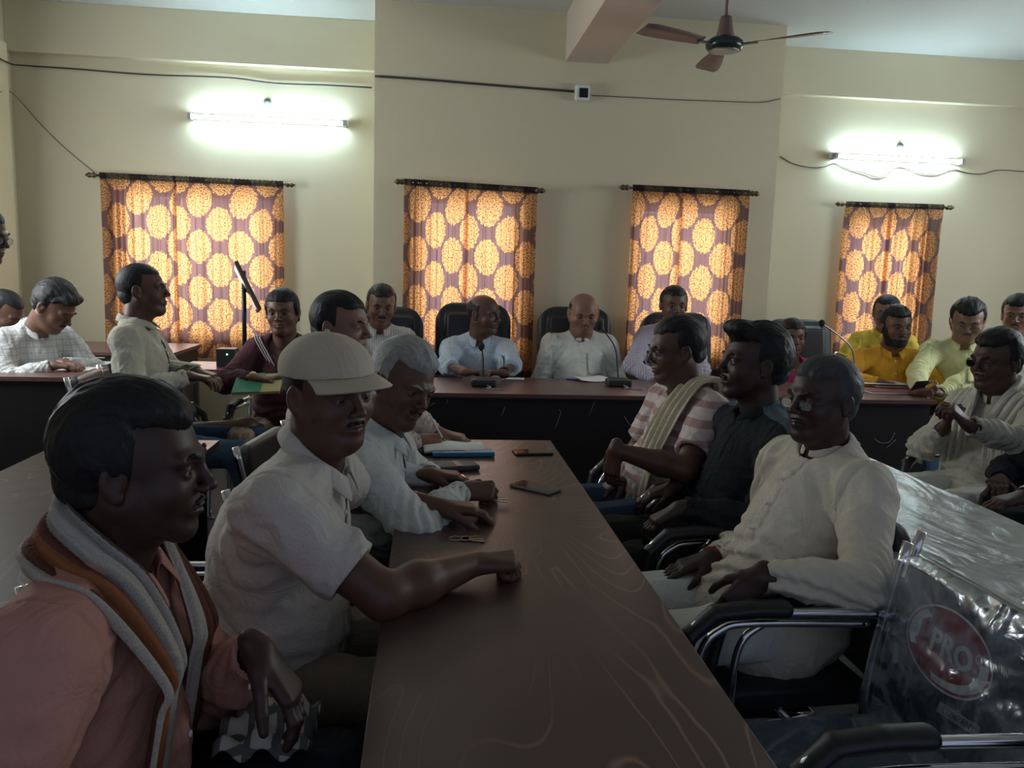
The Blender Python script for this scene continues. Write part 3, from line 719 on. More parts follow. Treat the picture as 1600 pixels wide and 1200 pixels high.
# windows: timber frame, iron bars, panes
FRAME = vary('window_paint', (.20, .16, .13), .6, 20, .1)
for i, (x0, x1, z0, z1, yw) in enumerate(WIN):
    yf = yw + .12; g = Geo(); cx, cz, hw, hh = (x0 + x1) / 2, (z0 + z1) / 2, (x1 - x0) / 2, (z1 - z0) / 2
    g.box((cx, yf, z0 + .02), (hw, .025, .02)).box((cx, yf, z1 - .02), (hw, .025, .02)).box((x0 + .02, yf, cz), (.02, .025, hh)).box((x1 - .02, yf, cz), (.02, .025, hh))
    nm = 2 if hw > .45 else 1
    for k in range(1, nm + 1): g.box((x0 + (x1 - x0) * k / (nm + 1), yf, cz), (.018, .02, hh))
    w = g.build('window_%d' % (i + 1), FRAME, kind='structure')
    g = Geo()
    for k in range(1, 9): g.tube([(x0, yf + .03, z0 + (z1 - z0) * k / 9), (x1, yf + .03, z0 + (z1 - z0) * k / 9)], .006, 6)
    g.build('window_bars', FRAME, w, smooth=True)
    g = Geo().box((cx, yf + .005, cz), (hw - .03, .002, hh - .03)); g.build('window_pane', PANE, w)
# ------------------------------------------------------------------ curtains
def curtain_mat(name, warm=1.0):
    m = bpy.data.materials.new(name); m.use_nodes = True; t = NT(m); nt = t.t; out = nt.nodes['Material Output']
    uv = t.n('UVMap').outputs[0]; s = t.n('SeparateXYZ', Vector=uv)
    u, v = s.outputs[0], s.outputs[1]
    pu, pv = .208, .345
    def cell(off):
        a = t.math('SUBTRACT', t.math('FRACT', t.math('ADD', t.math('DIVIDE', u, 2 * pu), 50 + off)), .5)
        b = t.math('SUBTRACT', t.math('FRACT', t.math('ADD', t.math('DIVIDE', v, pv), 50 + off)), .5)
        x = t.math('MULTIPLY', a, 2 * pu / .126); y = t.math('MULTIPLY', b, pv / .131)
        ang = t.math('ARCTAN2', y, x); rr = t.math('SQRT', t.math('ADD', t.math('POWER', t.math('ABSOLUTE', x), 2.0), t.math('POWER', t.math('ABSOLUTE', y), 2.0)))
        return t.math('SUBTRACT', rr, t.math('MULTIPLY', t.math('ABSOLUTE', t.math('SINE', t.math('MULTIPLY', ang, 8.0))), .06)), ang
    (r1, a1), (r2, a2) = cell(0), cell(.5)
    r = t.math('MINIMUM', r1, r2)
    v3 = t.mapped(uv, (1, 1, 1)); n1 = t.noise(v3, 95, 2, .6); n2 = t.noise(v3, 60, 2)
    inside = t.math('LESS_THAN', t.math('ADD', r, t.math('MULTIPLY', t.math('SUBTRACT', n2, .5), .35)), .93)
    speck = t.math('GREATER_THAN', n1, .475)
    motif = t.math('MULTIPLY', inside, speck)
    weave = t.noise(t.mapped(uv, (40, 400, 1)), 1, 2)
    ground = t.mix(weave, rgba((.115, .050, .050)), rgba((.155, .072, .070)))
    col = t.mix(motif, ground, rgba((.75, .42, .17)))
    tcol = t.mix(motif, t.mix(weave, rgba((.19, .10, .105)), rgba((.26, .145, .15))), rgba((.96, .47, .175)))
    hem = t.math('GREATER_THAN', v, -.045)      # the doubled cloth of the rod pocket
    tcol = t.mix(hem, tcol, rgba((.05, .035, .03)))
    df = t.n('BsdfDiffuse', Color=t.mix(hem, col, t.mix(motif, rgba((.05, .042, .045)), rgba((.22, .19, .12)))))
    tl = t.n('BsdfTranslucent', Color=tcol); tr = t.n('BsdfTransparent', Color=(.78, .72, .85, 1))
    m1 = nt.nodes.new('ShaderNodeMixShader'); m1.inputs[0].default_value = .55
    nt.links.new(df.outputs[0], m1.inputs[1]); nt.links.new(tl.outputs[0], m1.inputs[2])
    m2 = nt.nodes.new('ShaderNodeMixShader'); t.set(m2, 'i0', t.math('MULTIPLY', t.math('SUBTRACT', 1.0, hem), t.math('SUBTRACT', .17, t.math('MULTIPLY', motif, .12))))
    nt.links.new(m1.outputs[0], m2.inputs[1]); nt.links.new(tr.outputs[0], m2.inputs[2]); nt.links.new(m2.outputs[0], out.inputs[0])
    nt.nodes.remove(t.b); return m
CURT = curtain_mat('printed_curtain_cloth')
RODM = vary('rod_metal', (.16, .11, .08), .4, 30, .2, metal=.8)
def curtain(x0, x1, ztop, yw, drops, seed, label, hook=None, rx=(0, 0), zr=None, cz=None, fulls=1.18):
    """drops: one or two panels (xa, xb, zbottom left, zbottom right)"""
    rnd = random.Random(seed); yr = yw - .085; zr = zr or (ztop, ztop)
    g = Geo(); g.tube([(rx[0], yr, zr[0]), (rx[1], yr, zr[1])], .0085, 10)
    rod = g.build('curtain_rod', RODM, smooth=True, label=label + ' rod', cat='curtain rod') if 0 else None
    root = empty('curtain_rod', ((rx[0] + rx[1]) / 2, yw, min(zr)), label=label[0], cat='curtain rod')
    g.build('rod', RODM, root, smooth=True)
    for s, xe, ze in ((-1, rx[0], zr[0]), (1, rx[1], zr[1])):
        Geo().lathe((xe, yr, ze), [(.009, -.01), (.017, .0), (.022, .012), (.014, .024), (.019, .034), (.021, .044), (.012, .056), (.008, .066)], 14, (s, 0, 0)).build('finial', RODM, root, smooth=True)
        xb = xe - s * .085; zb = ze
        Geo().box((xb, yw - .004, zb), (.014, .005, .022), bev=.003).tube([(xb, yw, zb), (xb, yr, zb), (xb, yr - .004, zb + .016)], .005, 8).build('bracket', RODM, root, smooth=True)
    croot = empty('curtain', ((x0 + x1) / 2, yw, drops[0][2]), label=label[1], cat='curtain')
    uo = rnd.random()
    for (xa, xb, zl_, zr_) in drops:
        nx, nz = int((xb - xa) / .006), 90
        ph = [(rnd.uniform(0, 6.28), rnd.uniform(5, 9), rnd.uniform(.010, .017)), (rnd.uniform(0, 6.28), rnd.uniform(15, 24), .006)]
        pl = sorted([(rnd.uniform(.1, .95), rnd.uniform(.018, .03)) for _ in range(int((xb - xa) * 4.2))])
        V, U = [], []; arc = np.zeros(nz + 1)
        prev = None
        for i in range(nx + 1):
            t = i / nx; x = xa + (xb - xa) * t
            for j in range(nz + 1):
                s = j / nz; z0 = zr[0] + (zr[1] - zr[0]) * (x - rx[0]) / (rx[1] - rx[0]) + .024; zb = zl_ + (zr_ - zl_) * t
                z = z0 + (zb - z0) * s
                a = min(1, s * 5) ; gth = math.exp(-s * 22)
                y = yr + a * sum(A_ * math.sin(p + 6.283 * fr * t + .8 * math.sin(3 * s + p)) for p, fr, A_ in ph)
                for pc, wd in pl: dd = (t - pc - .01 * math.sin(s * 4 + pc * 20)) * (xb - xa) / wd; y += a * .026 * math.exp(-dd * dd) * math.copysign(1, math.sin(pc * 90)) * -1
                y += gth * .006 * math.sin(t * (xb - xa) * 260 + 3 * math.sin(t * 30))
                if s < .035: y -= .011 * math.sin(math.pi * s / .035)
                taper = .018 * s * (1 if t > .5 else -1) * (2 * abs(t - .5)) * -0
                V.append((x + taper, y, z + gth * .002 * math.sin(t * 170)))
        V = np.array(V).reshape(nx + 1, nz + 1, 3); d = np.sqrt(((V[1:] - V[:-1])[:, :, :2] ** 2).sum(2))
        A_ = np.concatenate([np.zeros((1, nz + 1)), np.cumsum(d, 0)]) * 1.0 + uo; A_ = A_ * .35 + .65 * A_[:, nz // 2][:, None]
        U = np.stack([A_, (V[:, :, 2] - V[:, :1, 2])], 2).reshape(-1, 2)
        Q = np.array([(i * (nz + 1) + j, i * (nz + 1) + j + 1, (i + 1) * (nz + 1) + j + 1, (i + 1) * (nz + 1) + j) for i in range(nx) for j in range(nz)])
        newmesh('panel', V.reshape(-1, 3), Q, CURT, croot, uv=U); uo += A_.max() + .37
CB = .585
def rodline(a, b, yw): p, q = at(*a, yw - .085), at(*b, yw - .085); z = (p[2] + q[2]) / 2; return (p[0] + .07, q[0] - .07), (p[2] * .5 + z * .5, q[2] * .5 + z * .5)
def curt(pa, pb, cx, yw, zb, seed, label, split):
    rx, zr = rodline(pa, pb, yw); xa, xb = at(cx[0], 400, yw - .08)[0], at(cx[1], 400, yw - .08)[0]
    sp = xa + (xb - xa) * split
    curtain(xa, xb, zr[0], yw, [(xa, sp + .012, zb, zb), (sp - .012, xb, zb, zb)], seed, label, rx=rx, zr=zr)
curt((133, 272), (462, 290), (161, 444), YR, .70, 3, ('dark curtain rod with knob ends below the longer tube light', 'wide orange patterned curtain over the leftmost window'), .40)
curt((615, 281), (853, 301), (630, 836), YC, .575, 11, ('dark curtain rod with knob ends, left one on the middle wall', 'orange medallion curtain behind the man in the light blue shirt'), .47)
curt((967, 292), (1188, 303.5), (983, 1165), YC, .70, 21, ('dark curtain rod with knob ends, right one on the middle wall', 'orange medallion curtain behind the man in the lilac shirt'), .42)
curt((1305, 319), (1491, 324), (1314, 1467), YR, .72, 31, ('dark curtain rod with knob ends, rightmost in the room', 'orange medallion curtain behind the two men in yellow shirts'), .46)
# ------------------------------------------------------------------ tube lights
TUBE = mat('tube_glow', (.9, .95, 1), .4, emis=(.62, .86, 1.0), estr=38)
def tube_light(a, b, label):
    p, q = at(*a, YR - .08), at(*b, YR - .08); z = (p[2] + q[2]) / 2; p[2] = q[2] = z; c = (p + q) / 2
    root = empty('tube_light', (c[0], YR, z), label=label, cat='light')
    Geo().box((c[0], YR - .022, z + .005), ((q[0] - p[0]) / 2 + .03, .022, .018), bev=.004).build('batten', WHITEP, root)
    Geo().tube([p + (.012, 0, 0), q - (.012, 0, 0)], .0135, 14).build('tube', TUBE, root, smooth=True)
    for s, e in ((-1, p), (1, q)): Geo().box((e[0] + s * .008, YR - .055, z), (.014, .045, .022), bev=.004).build('end_holder', vary('holder', (.35, .37, .38), .5, 20, .1), root)
    return c
tl1 = tube_light((298, 181), (537, 193), 'longer looking glowing tube light left of the middle wall'); tl2 = tube_light((1308, 242), (1502, 254), 'glowing tube light right of the middle wall above the last window')
HOOK = vary('old_fitting', (.16, .16, .15), .6, 20, .2)
for x, y, lb in ((418, 160, 'small round ceiling rose fitting above the left tube light'), (1406, 229, 'small round ceiling rose fitting above the right tube light')):
    c = at(x, y, YR); g = Geo().lathe(c, [(.028, 0), (.028, .012), (.016, .018), (.014, .035), (.004, .04)], 18, (0, -1, 0)); props(g.build('lamp_socket', HOOK, smooth=True), lb, 'socket')
# ------------------------------------------------------------------ cables, wall camera, fan
CAB = mat('cable', (.045, .045, .045), .6); CABT = mat('thin_cable', (.16, .15, .13), .6)
def cable(name, pts, Y, r, m, label):
    P = []
    for p in pts: yy = (p[2] if len(p) > 2 else Y); q = at(p[0], p[1], yy); P.append(q)
    props(Geo().tube(P, r, 6, smooth=5).build(name, m, smooth=True), label, 'cable')
cable('cable', [(0, 92, 6.0), (18, 100, 6.3), (34, 102, 6.53), (120, 108), (221, 116), (300, 119), (365, 122), (430, 130), (510, 133), (581, 137)], YR - .012, .006, CAB, 'thick black cable tacked along the wall above the left tube light')
cable('cable', [(586, 119), (660, 124), (745, 131), (820, 137), (897, 143)], YC - .01, .008, CAB, 'thick black cable running from the left edge of the middle wall to the wall camera')
cable('cable', [(924, 149), (1000, 153), (1060, 156), (1120, 158), (1180, 160), (1198, 159), (1220, 154)], YC - .008, .0035, CABT, 'thin grey wire running from the wall camera to the right edge of the middle wall')
cable('cable', [(0, 144, 6.1), (19, 145, 6.5), (60, 190), (100, 230), (148, 270)], YR - .01, .0028, CABT, 'thin wire slanting from the left corner down to the left curtain rod')
cable('cable', [(1219, 244), (1240, 256), (1270, 262), (1290, 260), (1305, 255), (1320, 262), (1350, 270), (1368, 276), (1385, 273), (1395, 264), (1405, 261), (1420, 264), (1440, 271), (1466, 272), (1490, 265), (1510, 270), (1535, 272), (1560, 266), (1600, 268)], YR - .01, .0045, CABT, 'sagging grey wire looping under the right tube light')
c = at(910, 145, YC - .04); root = empty('wall_camera', (c[0], YC, c[2]), label='small white security camera fixed to the middle wall below the beam', cat='camera')
Geo().box((c[0], YC - .03, c[2]), (.052, .03, .055), bev=.014).build('housing', WHITEP, root, smooth=False)
Geo().box((c[0] + .006, YC - .062, c[2] - .004), (.032, .006, .033), bev=.006).build('lens_window', mat('black_gloss', (.01, .012, .02), .12), root)
# ceiling fan, at rest
FANM = vary('fan_enamel', (.20, .13, .12), .4, 8, .1, metal=.2); FAND = mat('fan_dark', (.03, .045, .05), .25, .4)
fc_ = at(1132, 72, 4.9); root = empty('ceiling_fan', (fc_[0], fc_[1], fc_[2]), 8, label='brown ceiling fan with a dark motor ring hanging right of the beam', cat='fan')
Geo().tube([(fc_[0], fc_[1], ZC), (fc_[0], fc_[1], fc_[2] + .14)], .011, 12).build('down_rod', FANM, root, smooth=True)
Geo().lathe(fc_, [(.052, .045), (.056, .055), (.046, .085), (.038, .14), (.032, .165), (.012, .17)], 28).build('canopy', FANM, root, smooth=True)
Geo().lathe((fc_[0], fc_[1], ZC - .055), [(.02, 0), (.055, .045), (.055, .055)], 20).build('ceiling_cup', FANM, root, smooth=True)
Geo().lathe(fc_, [(.06, -.030), (.092, -.028), (.108, -.012), (.112, .008), (.105, .025), (.085, .040), (.045, .048)], 36).build('motor', FAND, root, smooth=True)
Geo().lathe(fc_, [(.03, -.036), (.05, -.036), (.082, -.032), (.088, -.026), (.04, -.024)], 36).build('motor_cover', mat('fan_cover', (.35, .36, .35), .3, .6), root, smooth=True)
for a in (82, 202, 322):
    d = np.array([math.cos(math.radians(a)), math.sin(math.radians(a)), 0]); s_ = np.array([-d[1], d[0], 0]); g = Geo()
    V = []
    for t in np.linspace(0, 1, 9):
        w = .035 + .038 * math.sin(min(1, t * 1.15) * math.pi * .5) - (.05 * max(0, t - .9) * 10 * .3)
        for q in (-1, 1): V.append(fc_ + d * (.17 + .43 * t) + s_ * q * w + np.array([0, 0, .012 * q + .004]))
    b = newmesh('blade', V, [(2 * i, 2 * i + 1, 2 * i + 3, 2 * i + 2) for i in range(8)], FANM, root); md = b.modifiers.new('s', 'SOLIDIFY'); md.thickness = .003
    Geo().box(fc_ + d * .14, (.055, .016, .003), R=np.stack([d, s_, np.array([0, 0, 1.])], 1)).build('blade_arm', FAND, b)
# ------------------------------------------------------------------ tables
def laminate(name, dark, light, line, rough=.26, sc=1.0, film=0):
    m = mat(name, dark, rough, spec=.55); t = NT(m); v = t.coord()
    n0 = t.n('TexNoise', Vector=t.mapped(v, (1.15, .42, 1)), Scale=2.3 * sc, Detail=1.0, Distortion=.7); ph = t.math('MULTIPLY', n0.outputs[0], 96.0)
    n1 = t.noise(t.mapped(v, (1, .7, 1)), 9 * sc, 2)
    w = t.math('ABSOLUTE', t.math('SINE', t.math('ADD', ph, t.math('MULTIPLY', n1, 1.2))))
    ln = t.ramp(w, [(0, (1, 1, 1)), (.07, (.6, .6, .6)), (.19, (0, 0, 0))])
    pat = t.ramp(t.noise(v, 1.6, 2), [(.36, (0, 0, 0)), (.52, (1, 1, 1))])
    base = t.mix(t.noise(t.mapped(v, (3, 1, 1)), 1.4, 3), rgba(dark), rgba(light))
    t.set(t.b, 'Base Color', t.mix(t.math('MULTIPLY', t.math('MULTIPLY', ln, pat), .8), base, rgba(line)))
    t.set(t.b, 'Roughness', t.math('ADD', rough, t.math('MULTIPLY', t.noise(v, 12, 4), .10)))
    t.set(t.b, 'Normal', t.bump(t.noise(v, 120, 3), .03, .002))
    return m
LAM = laminate('brown_laminate', (.052, .026, .024), (.078, .042, .038), (.30, .18, .13), .30)
LAMH = laminate('red_brown_laminate', (.12, .058, .052), (.15, .078, .07), (.17, .10, .085), sc=.8)
PANEL = vary('dark_panel', (.014, .010, .011), .45, 3, .3, 15, .05)
EDGE = mat('table_edge_band', (.02, .014, .014), .4)
def table(name, x0, x1, y0, y1, z, label, top=LAM, panel_side=None, drop=.68, rows=None, group=None, panels=('F',)):
    cx, cy = (x0 + x1) / 2, (y0 + y1) / 2; root = empty(name, (cx, cy, 0), label=label, cat='table', group=group)
    Geo().box((cx, cy, z - .0125), ((x1 - x0) / 2, (y1 - y0) / 2, .0125), bev=.002).build('tabletop', top, root)
    Geo().box((cx, cy, z - .031), ((x1 - x0) / 2 - .012, (y1 - y0) / 2 - .012, .006)).build('apron', EDGE, root)
    for s in (0, 1):
        if 'E' in panels or 'X' in panels: Geo().box(((x0 + .03, x1 - .03)[s], cy, (z - .04) / 2), (.010, (y1 - y0) / 2 - .03, (z - .04) / 2)).build('side_panel', PANEL, root)
        else: Geo().box((cx, (y0 + .05, y1 - .05)[s], (z - .04) / 2), ((x1 - x0) / 2 - .04, .010, (z - .04) / 2)).build('end_panel', PANEL, root)
    if 'F' in panels: Geo().box((cx, y0 + .035, (z - .04) / 2 + .02), ((x1 - x0) / 2 - .04, .008, (z - .04) / 2 - .02)).build('modesty_panel', PANEL, root)
    if 'S' in panels: Geo().box((cx, cy, (z - .04) * .62), (.008, (y1 - y0) / 2 - .06, (z - .04) * .36)).build('modesty_panel', PANEL, root)
    return root
farR = onz(862, 688, TZ); nearR = onz(1210, 1200, TZ); nearL = onz(568, 1200, TZ)
tx1 = (farR[0] + nearR[0]) / 2; tx0 = nearL[0] - .005; ty1 = farR[1]; print('table', tx0, tx1, ty1)
table('conference_table', tx0, tx1, .35, ty1, TZ, 'long brown swirl-patterned table running down the middle with phones and books on it', panels=('S',))
lx0, lx1 = onz(105, 687, TZ)[0], onz(345, 686, TZ)[0]
table('conference_table', lx0, lx1, .35, ty1 - .06, TZ, 'brown swirl-patterned table at the left behind the man in the pink shirt', panels=('S',))
rx1 = (onz(1600, 818, TZ)[0] + onz(1370, 728, TZ)[0]) / 2; rx0 = rx1 - .60
RT = table('conference_table', rx0, rx1, .9, ty1, TZ, 'table at the right covered in clear plastic film', panels=('S',))
hx0, hx1 = -.30, onz(1470, 627.5, TZ)[0]; hy0 = onz(1020, 619, TZ)[1]; hy1 = onz(700, 588, TZ)[1]
print('head', hx0, hx1, hy0, hy1)
table('head_table', hx0, hx1 - 1.25, hy0, hy1, TZ, 'long dark head table with microphones where the seated officials face the room', LAMH, panels=('F', 'E'))
table('head_table', hx1 - 1.245, hx1, hy0, hy1, TZ, 'right-hand section of the head table with papers and a red folder', LAMH, panels=('F', 'E'))
# scuffs on the front panels, their reflected glints put in as pale colour
SCR = mat('scuff', (.35, .36, .38), .5)
for q, lb in ((((868, 668), (876, 645), (873, 640)), 'longest pale scuff mark on the head table front, below the white kurta man'), (((920, 650), (929, 628)), 'slanting pale scuff mark on the head table front right of the longest one'), (((783, 650), (789, 636)), 'short pale scuff mark on the head table front left of the longest one'), (((985, 665), (975, 650)), 'back-slanting scuff mark on the head table front near the striped polo shirt'), (((1385, 700), (1393, 693), (1400, 687)), 'straight pale scuff mark on the front of the right-hand head table'), (((1366, 685), (1376, 692), (1390, 690), (1398, 676)), 'curved pale scuff mark on the front of the right-hand head table'), (((697, 632), (700, 624)), 'tiny scuff mark near the left end of the head table front, right one of two'), (((672, 634), (680, 629)), 'tiny scuff mark near the left end of the head table front, left one of two')):
    P = [at(x, y, hy0 + .026) for x, y in q]
    props(Geo().tube(P, .0016, 5, smooth=3).build('scuff_glint', SCR, smooth=True), lb, 'mark', group='scuff marks on the head table front')
# left desks
dz_ = .80; a_, b_ = onz(0, 588, dz_), onz(140, 587, dz_)
table('side_desk', -3.02, b_[0], a_[1], a_[1] + .36, dz_, 'dark desk at the far left where a man in a checked shirt writes', LAMH, panels=('F', 'E'))
c_ = at(312, 538, 6.2); table('side_desk', c_[0] - .95, c_[0], 5.55, 6.25, c_[2], 'small red-brown desk under the wide curtain behind the man in cream', LAMH, panels=('F', 'E'))
# plastic film over the right table
def film(name, white=.22, rough=.22, bs=9, col=(.72, .75, .76), gk=1.0, bk=1.0):
    m = bpy.data.materials.new(name); m.use_nodes = True; t = NT(m); nt = t.t; out = nt.nodes['Material Output']; v = t.coord()
    w1 = t.math('ABSOLUTE', t.math('SUBTRACT', t.noise(t.mapped(v, (1, .8, 1)), bs * .35, 3, .55, 1.2), .5)); w2 = t.math('ABSOLUTE', t.math('SUBTRACT', t.noise(v, bs * 1.6, 3, .6, 1.0), .5))
    bmp = t.bump(w1, .9 * bk, .05, t.bump(w2, .5 * bk, .012))
    df = t.n('BsdfDiffuse', Color=rgba(col), Normal=bmp); gl = t.n('BsdfGlossy', Color=(.9, .93, .95, 1), Roughness=rough, Normal=bmp); tr = t.n('BsdfTransparent', Color=(.93, .95, .96, 1))
    ridge = t.ramp(w1, [(0, (1, 1, 1)), (.035, (.12, .12, .12)), (.2, (0, 0, 0))])
    m1 = nt.nodes.new('ShaderNodeMixShader'); t.set(m1, 'i0', t.math('ADD', white, t.math('MULTIPLY', ridge, .35))); nt.links.new(tr.outputs[0], m1.inputs[1]); nt.links.new(df.outputs[0], m1.inputs[2])
    m2 = nt.nodes.new('ShaderNodeMixShader'); fr = t.n('Fresnel', IOR=1.5, Normal=bmp); t.set(m2, 'i0', t.math('MULTIPLY', t.math('ADD', fr.outputs[0], .10), gk)); nt.links.new(m1.outputs[0], m2.inputs[1]); nt.links.new(gl.outputs[0], m2.inputs[2])
    nt.links.new(m2.outputs[0], out.inputs[0]); nt.nodes.remove(t.b); return m
FILMT = film('table_film', .30, .30, 6); FILMS = film('seat_film', .16, .20, 9, (.30, .42, .52), .6, .7)
FILMC = film('chair_film', .035, .20, 7, (.5, .58, .66), .28, .6)
rnd = random.Random(4); nx_, ny_ = 50, 150; V = []
for i in range(nx_ + 1):
    for j in range(ny_ + 1):
        s = i / nx_; x = rx0 - .004 + (rx1 - rx0 + .008) * s; y = .9 + (ty1 + .004 - .9) * j / ny_
        h = .004 + .004 * float(abs(vnoise(np.float32(x), np.float32(y), np.float32(0), (6, 4, 1), 3) - .5)) * 2 + .003 * float(abs(vnoise(np.float32(x), np.float32(y), np.float32(0), (15, 9, 1), 5) - .5)) * 2
        V.append((x, y, TZ + h))
Q = np.array([(i * (ny_ + 1) + j, (i + 1) * (ny_ + 1) + j, (i + 1) * (ny_ + 1) + j + 1, i * (ny_ + 1) + j + 1) for i in range(nx_) for j in range(ny_)])
props(newmesh('plastic_sheet', V, Q, FILMT), 'clear wrinkled plastic sheet lying over the right-hand table', 'plastic sheet')
# ------------------------------------------------------------------ chairs
SEATB = vary('blue_grey_seat', (.07, .11, .145), .5, 6, .2, 60, .2)
def visitor_chair(x, y, az, label, wrap=False, seatm=LEATHER, zs=.45, tilt=.16, backh=.42):
    root = empty('visitor_chair', (x, y, 0), az, label=label, cat='chair', group=None)
    L = lambda *p: np.array(p, float)
    G = Fld((-.27, -.26, zs - .09), (.27, .29, zs + .05), .008); G.rbox((0, .01, zs - .03), (.235, .235, .035), .03); V, Q = G.mesh(); newmesh('seat', V, Q, seatm, root, world=False)
    G = Fld((-.28, -.44, zs - .02), (.28, -.12, zs + .50), .007); tl = math.sin(tilt); A = np.stack([L(1, 0, 0), L(0, math.cos(tilt), tl), L(0, -tl, math.cos(tilt))], 1)
    bc = L(0, -.235 - tl * .18, zs + .045 + backh / 2); hb = backh / 2; G.rbox(bc, (.225, .024, hb), .023, fr=A)
    for q in ((-1, 1), (1, 1)): pass
    # rounded upper corners
    xx, yy, zz = G.ax[0][:, None, None], G.ax[1][None, :, None], G.ax[2][None, None, :]; zl_ = (yy - bc[1]) * A[1, 2] + (zz - bc[2]) * A[2, 2]
    dx = np.maximum(np.abs(xx) - (.225 - .07), 0); dz = np.maximum(zl_ - (hb - .07), 0); G.D = np.maximum(G.D, (np.sqrt(dx * dx + dz * dz) - .07).astype(f32)); V, Q = G.mesh(); bk = newmesh('backrest', V, Q, LEATHER, root, world=False)
    for s in (-1, 1):
        X = s * .262; back = [L(X, -.245 - tl * backh * .9, zs + .05 + backh), L(X, -.24, zs + .15), L(X, -.225, zs - .02)]
        g = Geo().tube([L(X, -.26, zs + .235), L(X, .10, zs + .245), L(X, .19, zs + .23), L(X, .235, zs + .17), L(X, .245, zs), L(X, .245, .03), L(X, .225, .013), L(X, -.20, .013)], .0125, 12, smooth=5); g.build('side_frame', CHROME, root, smooth=True, world=False)
        Geo().tube(back, .0125, 12, smooth=4).build('back_post', CHROME, root, smooth=True, world=False)
        g = Geo().tube([L(X * 1.09, -.255, zs + .20), L(X * 1.09, .06, zs + .21), L(X * 1.09, .14, zs + .195), L(X * 1.09, .185, zs + .14), L(X * 1.09, .195, zs), L(X * 1.09, .195, .10)], .010, 12, smooth=5); g.build('arm_brace', CHROME, root, smooth=True, world=False)
        G = Fld((X - .05, -.15, zs - .05), (X + .05, .30, zs + .30), .006); pts = [L(X, .0, zs + .254), L(X, .08, zs + .256), L(X, .165, zs + .248), L(X, .225, zs + .195), L(X, .243, zs + .11), L(X, .246, zs + .0)]
        for i in range(5): G.cone(pts[i], pts[i + 1], .021 - .001 * i, .020 - .001 * i, .004, flat=(L(1, 0, 0), .72))
        V, Q = G.mesh(); newmesh('armrest_pad', V, Q, BLACKP, root, world=False)
    g = Geo().tube([L(-.262, -.20, .013), L(.262, -.20, .013)], .0125, 10); g.build('cross_tube', CHROME, root, smooth=True, world=False); Geo().tube([L(-.262, .02, zs - .07), L(.262, .02, zs - .07)], .0125, 10).build('seat_tube', CHROME, root, smooth=True, world=False)
    return root, bk, A, bc
def exec_chair(x, y, az, label, top=1.08, w=.27, m=LEATHER):
    root = empty('executive_chair', (x, y, 0), az, label=label, cat='chair'); L = lambda *p: np.array(p, float)
    G = Fld((-.34, -.50, .50), (.34, -.08, top + .08), .010); h = (top - .52) / 2; A = np.stack([L(1, 0, 0), L(0, math.cos(.16), math.sin(.16)), L(0, -math.sin(.16), math.cos(.16))], 1); bc = L(0, -.30, .52 + h)
    G.rbox(bc, (w, .05, h), .045, fr=A); xx, yy, zz = G.ax[0][:, None, None], G.ax[1][None, :, None], G.ax[2][None, None, :]; zl_ = (yy - bc[1]) * A[1, 2] + (zz - bc[2]) * A[2, 2]; rc = .15
    dx = np.maximum(np.abs(xx) - (w - rc), 0); dz = np.maximum(zl_ - (h - rc), 0); G.D = np.maximum(G.D, (np.sqrt(dx * dx + dz * dz) - rc).astype(f32))
    G.rbox(bc + L(0, .05, .12), (w * .72, .035, h * .45), .03, .03, fr=A); V, Q = G.mesh(); newmesh('backrest', V, Q, m, root, world=False)
    G = Fld((-.32, -.34, .36), (.32, .32, .56), .012); G.rbox((0, 0, .46), (.26, .26, .05), .045); V, Q = G.mesh(); newmesh('seat', V, Q, m, root, world=False)
    for s in (-1, 1): Geo().tube([L(s * .27, .05, .44), L(s * .31, .08, .50), L(s * .31, .10, .62), L(s * .31, .0, .66), L(s * .31, -.16, .65), L(s * .27, -.24, .60)], .018, 10, smooth=4).build('armrest', BLACKP, root, smooth=True, world=False)
    Geo().tube([L(0, 0, .12), L(0, 0, .42)], .03, 14).build('gas_column', BLACKP, root, smooth=True, world=False)
    for k in range(5):
        a = 2 * math.pi * k / 5 + .3; d = L(math.sin(a), math.cos(a), 0); b = Geo().tube([L(0, 0, .12), d * .28 + L(0, 0, .075)], [.026, .016], 10).build('base_leg', BLACKP, root, smooth=True, world=False)
        Geo().lathe(d * .28 + L(0, 0, .028) - np.cross(d, L(0, 0, 1)) * .02, [(.022, 0), (.027, .008), (.027, .032), (.022, .04)], 14, np.cross(d, L(0, 0, 1))).build('caster', BLACKP, b, smooth=True, world=False)
    return root
# ------------------------------------------------------------------ cloths
C_cream = cloth('cream_shirt_cloth', (.42, .40, .32)); C_check = cloth('checked_shirt_cloth', (.46, .46, .44), ('c', .035, .10), (.36, .35, .34))
C_white = cloth('white_cotton', (.56, .56, .53)); C_capman = cloth('ivory_shirt_cloth', (.50, .46, .41), wr=.8); C_greyman = cloth('off_white_shirt_cloth', (.50, .53, .49))
C_blue = cloth('pale_blue_shirt_cloth', (.40, .46, .52), ('v', .011, .3), (.34, .40, .47)); C_kurta = cloth('white_kurta_cloth', (.55, .57, .52)); C_lilac = cloth('lilac_shirt_cloth', (.47, .43, .50), ('v', .014, .25), (.38, .34, .42))
C_stripe7 = cloth('striped_pale_shirt_cloth', (.50, .49, .46), ('v', .016, .25), (.36, .35, .36)); C_maroon = cloth('maroon_dress_cloth', (.080, .030, .038)); C_mag = cloth('magenta_sari_cloth', (.36, .025, .10))
C_yel = cloth('yellow_shirt_cloth', (.58, .44, .07)); C_orange = cloth('orange_shirt_cloth', (.60, .30, .030)); C_pyel = cloth('pale_yellow_shirt_cloth', (.58, .58, .30)); C_blk = cloth('dark_shirt_cloth', (.02, .022, .03))
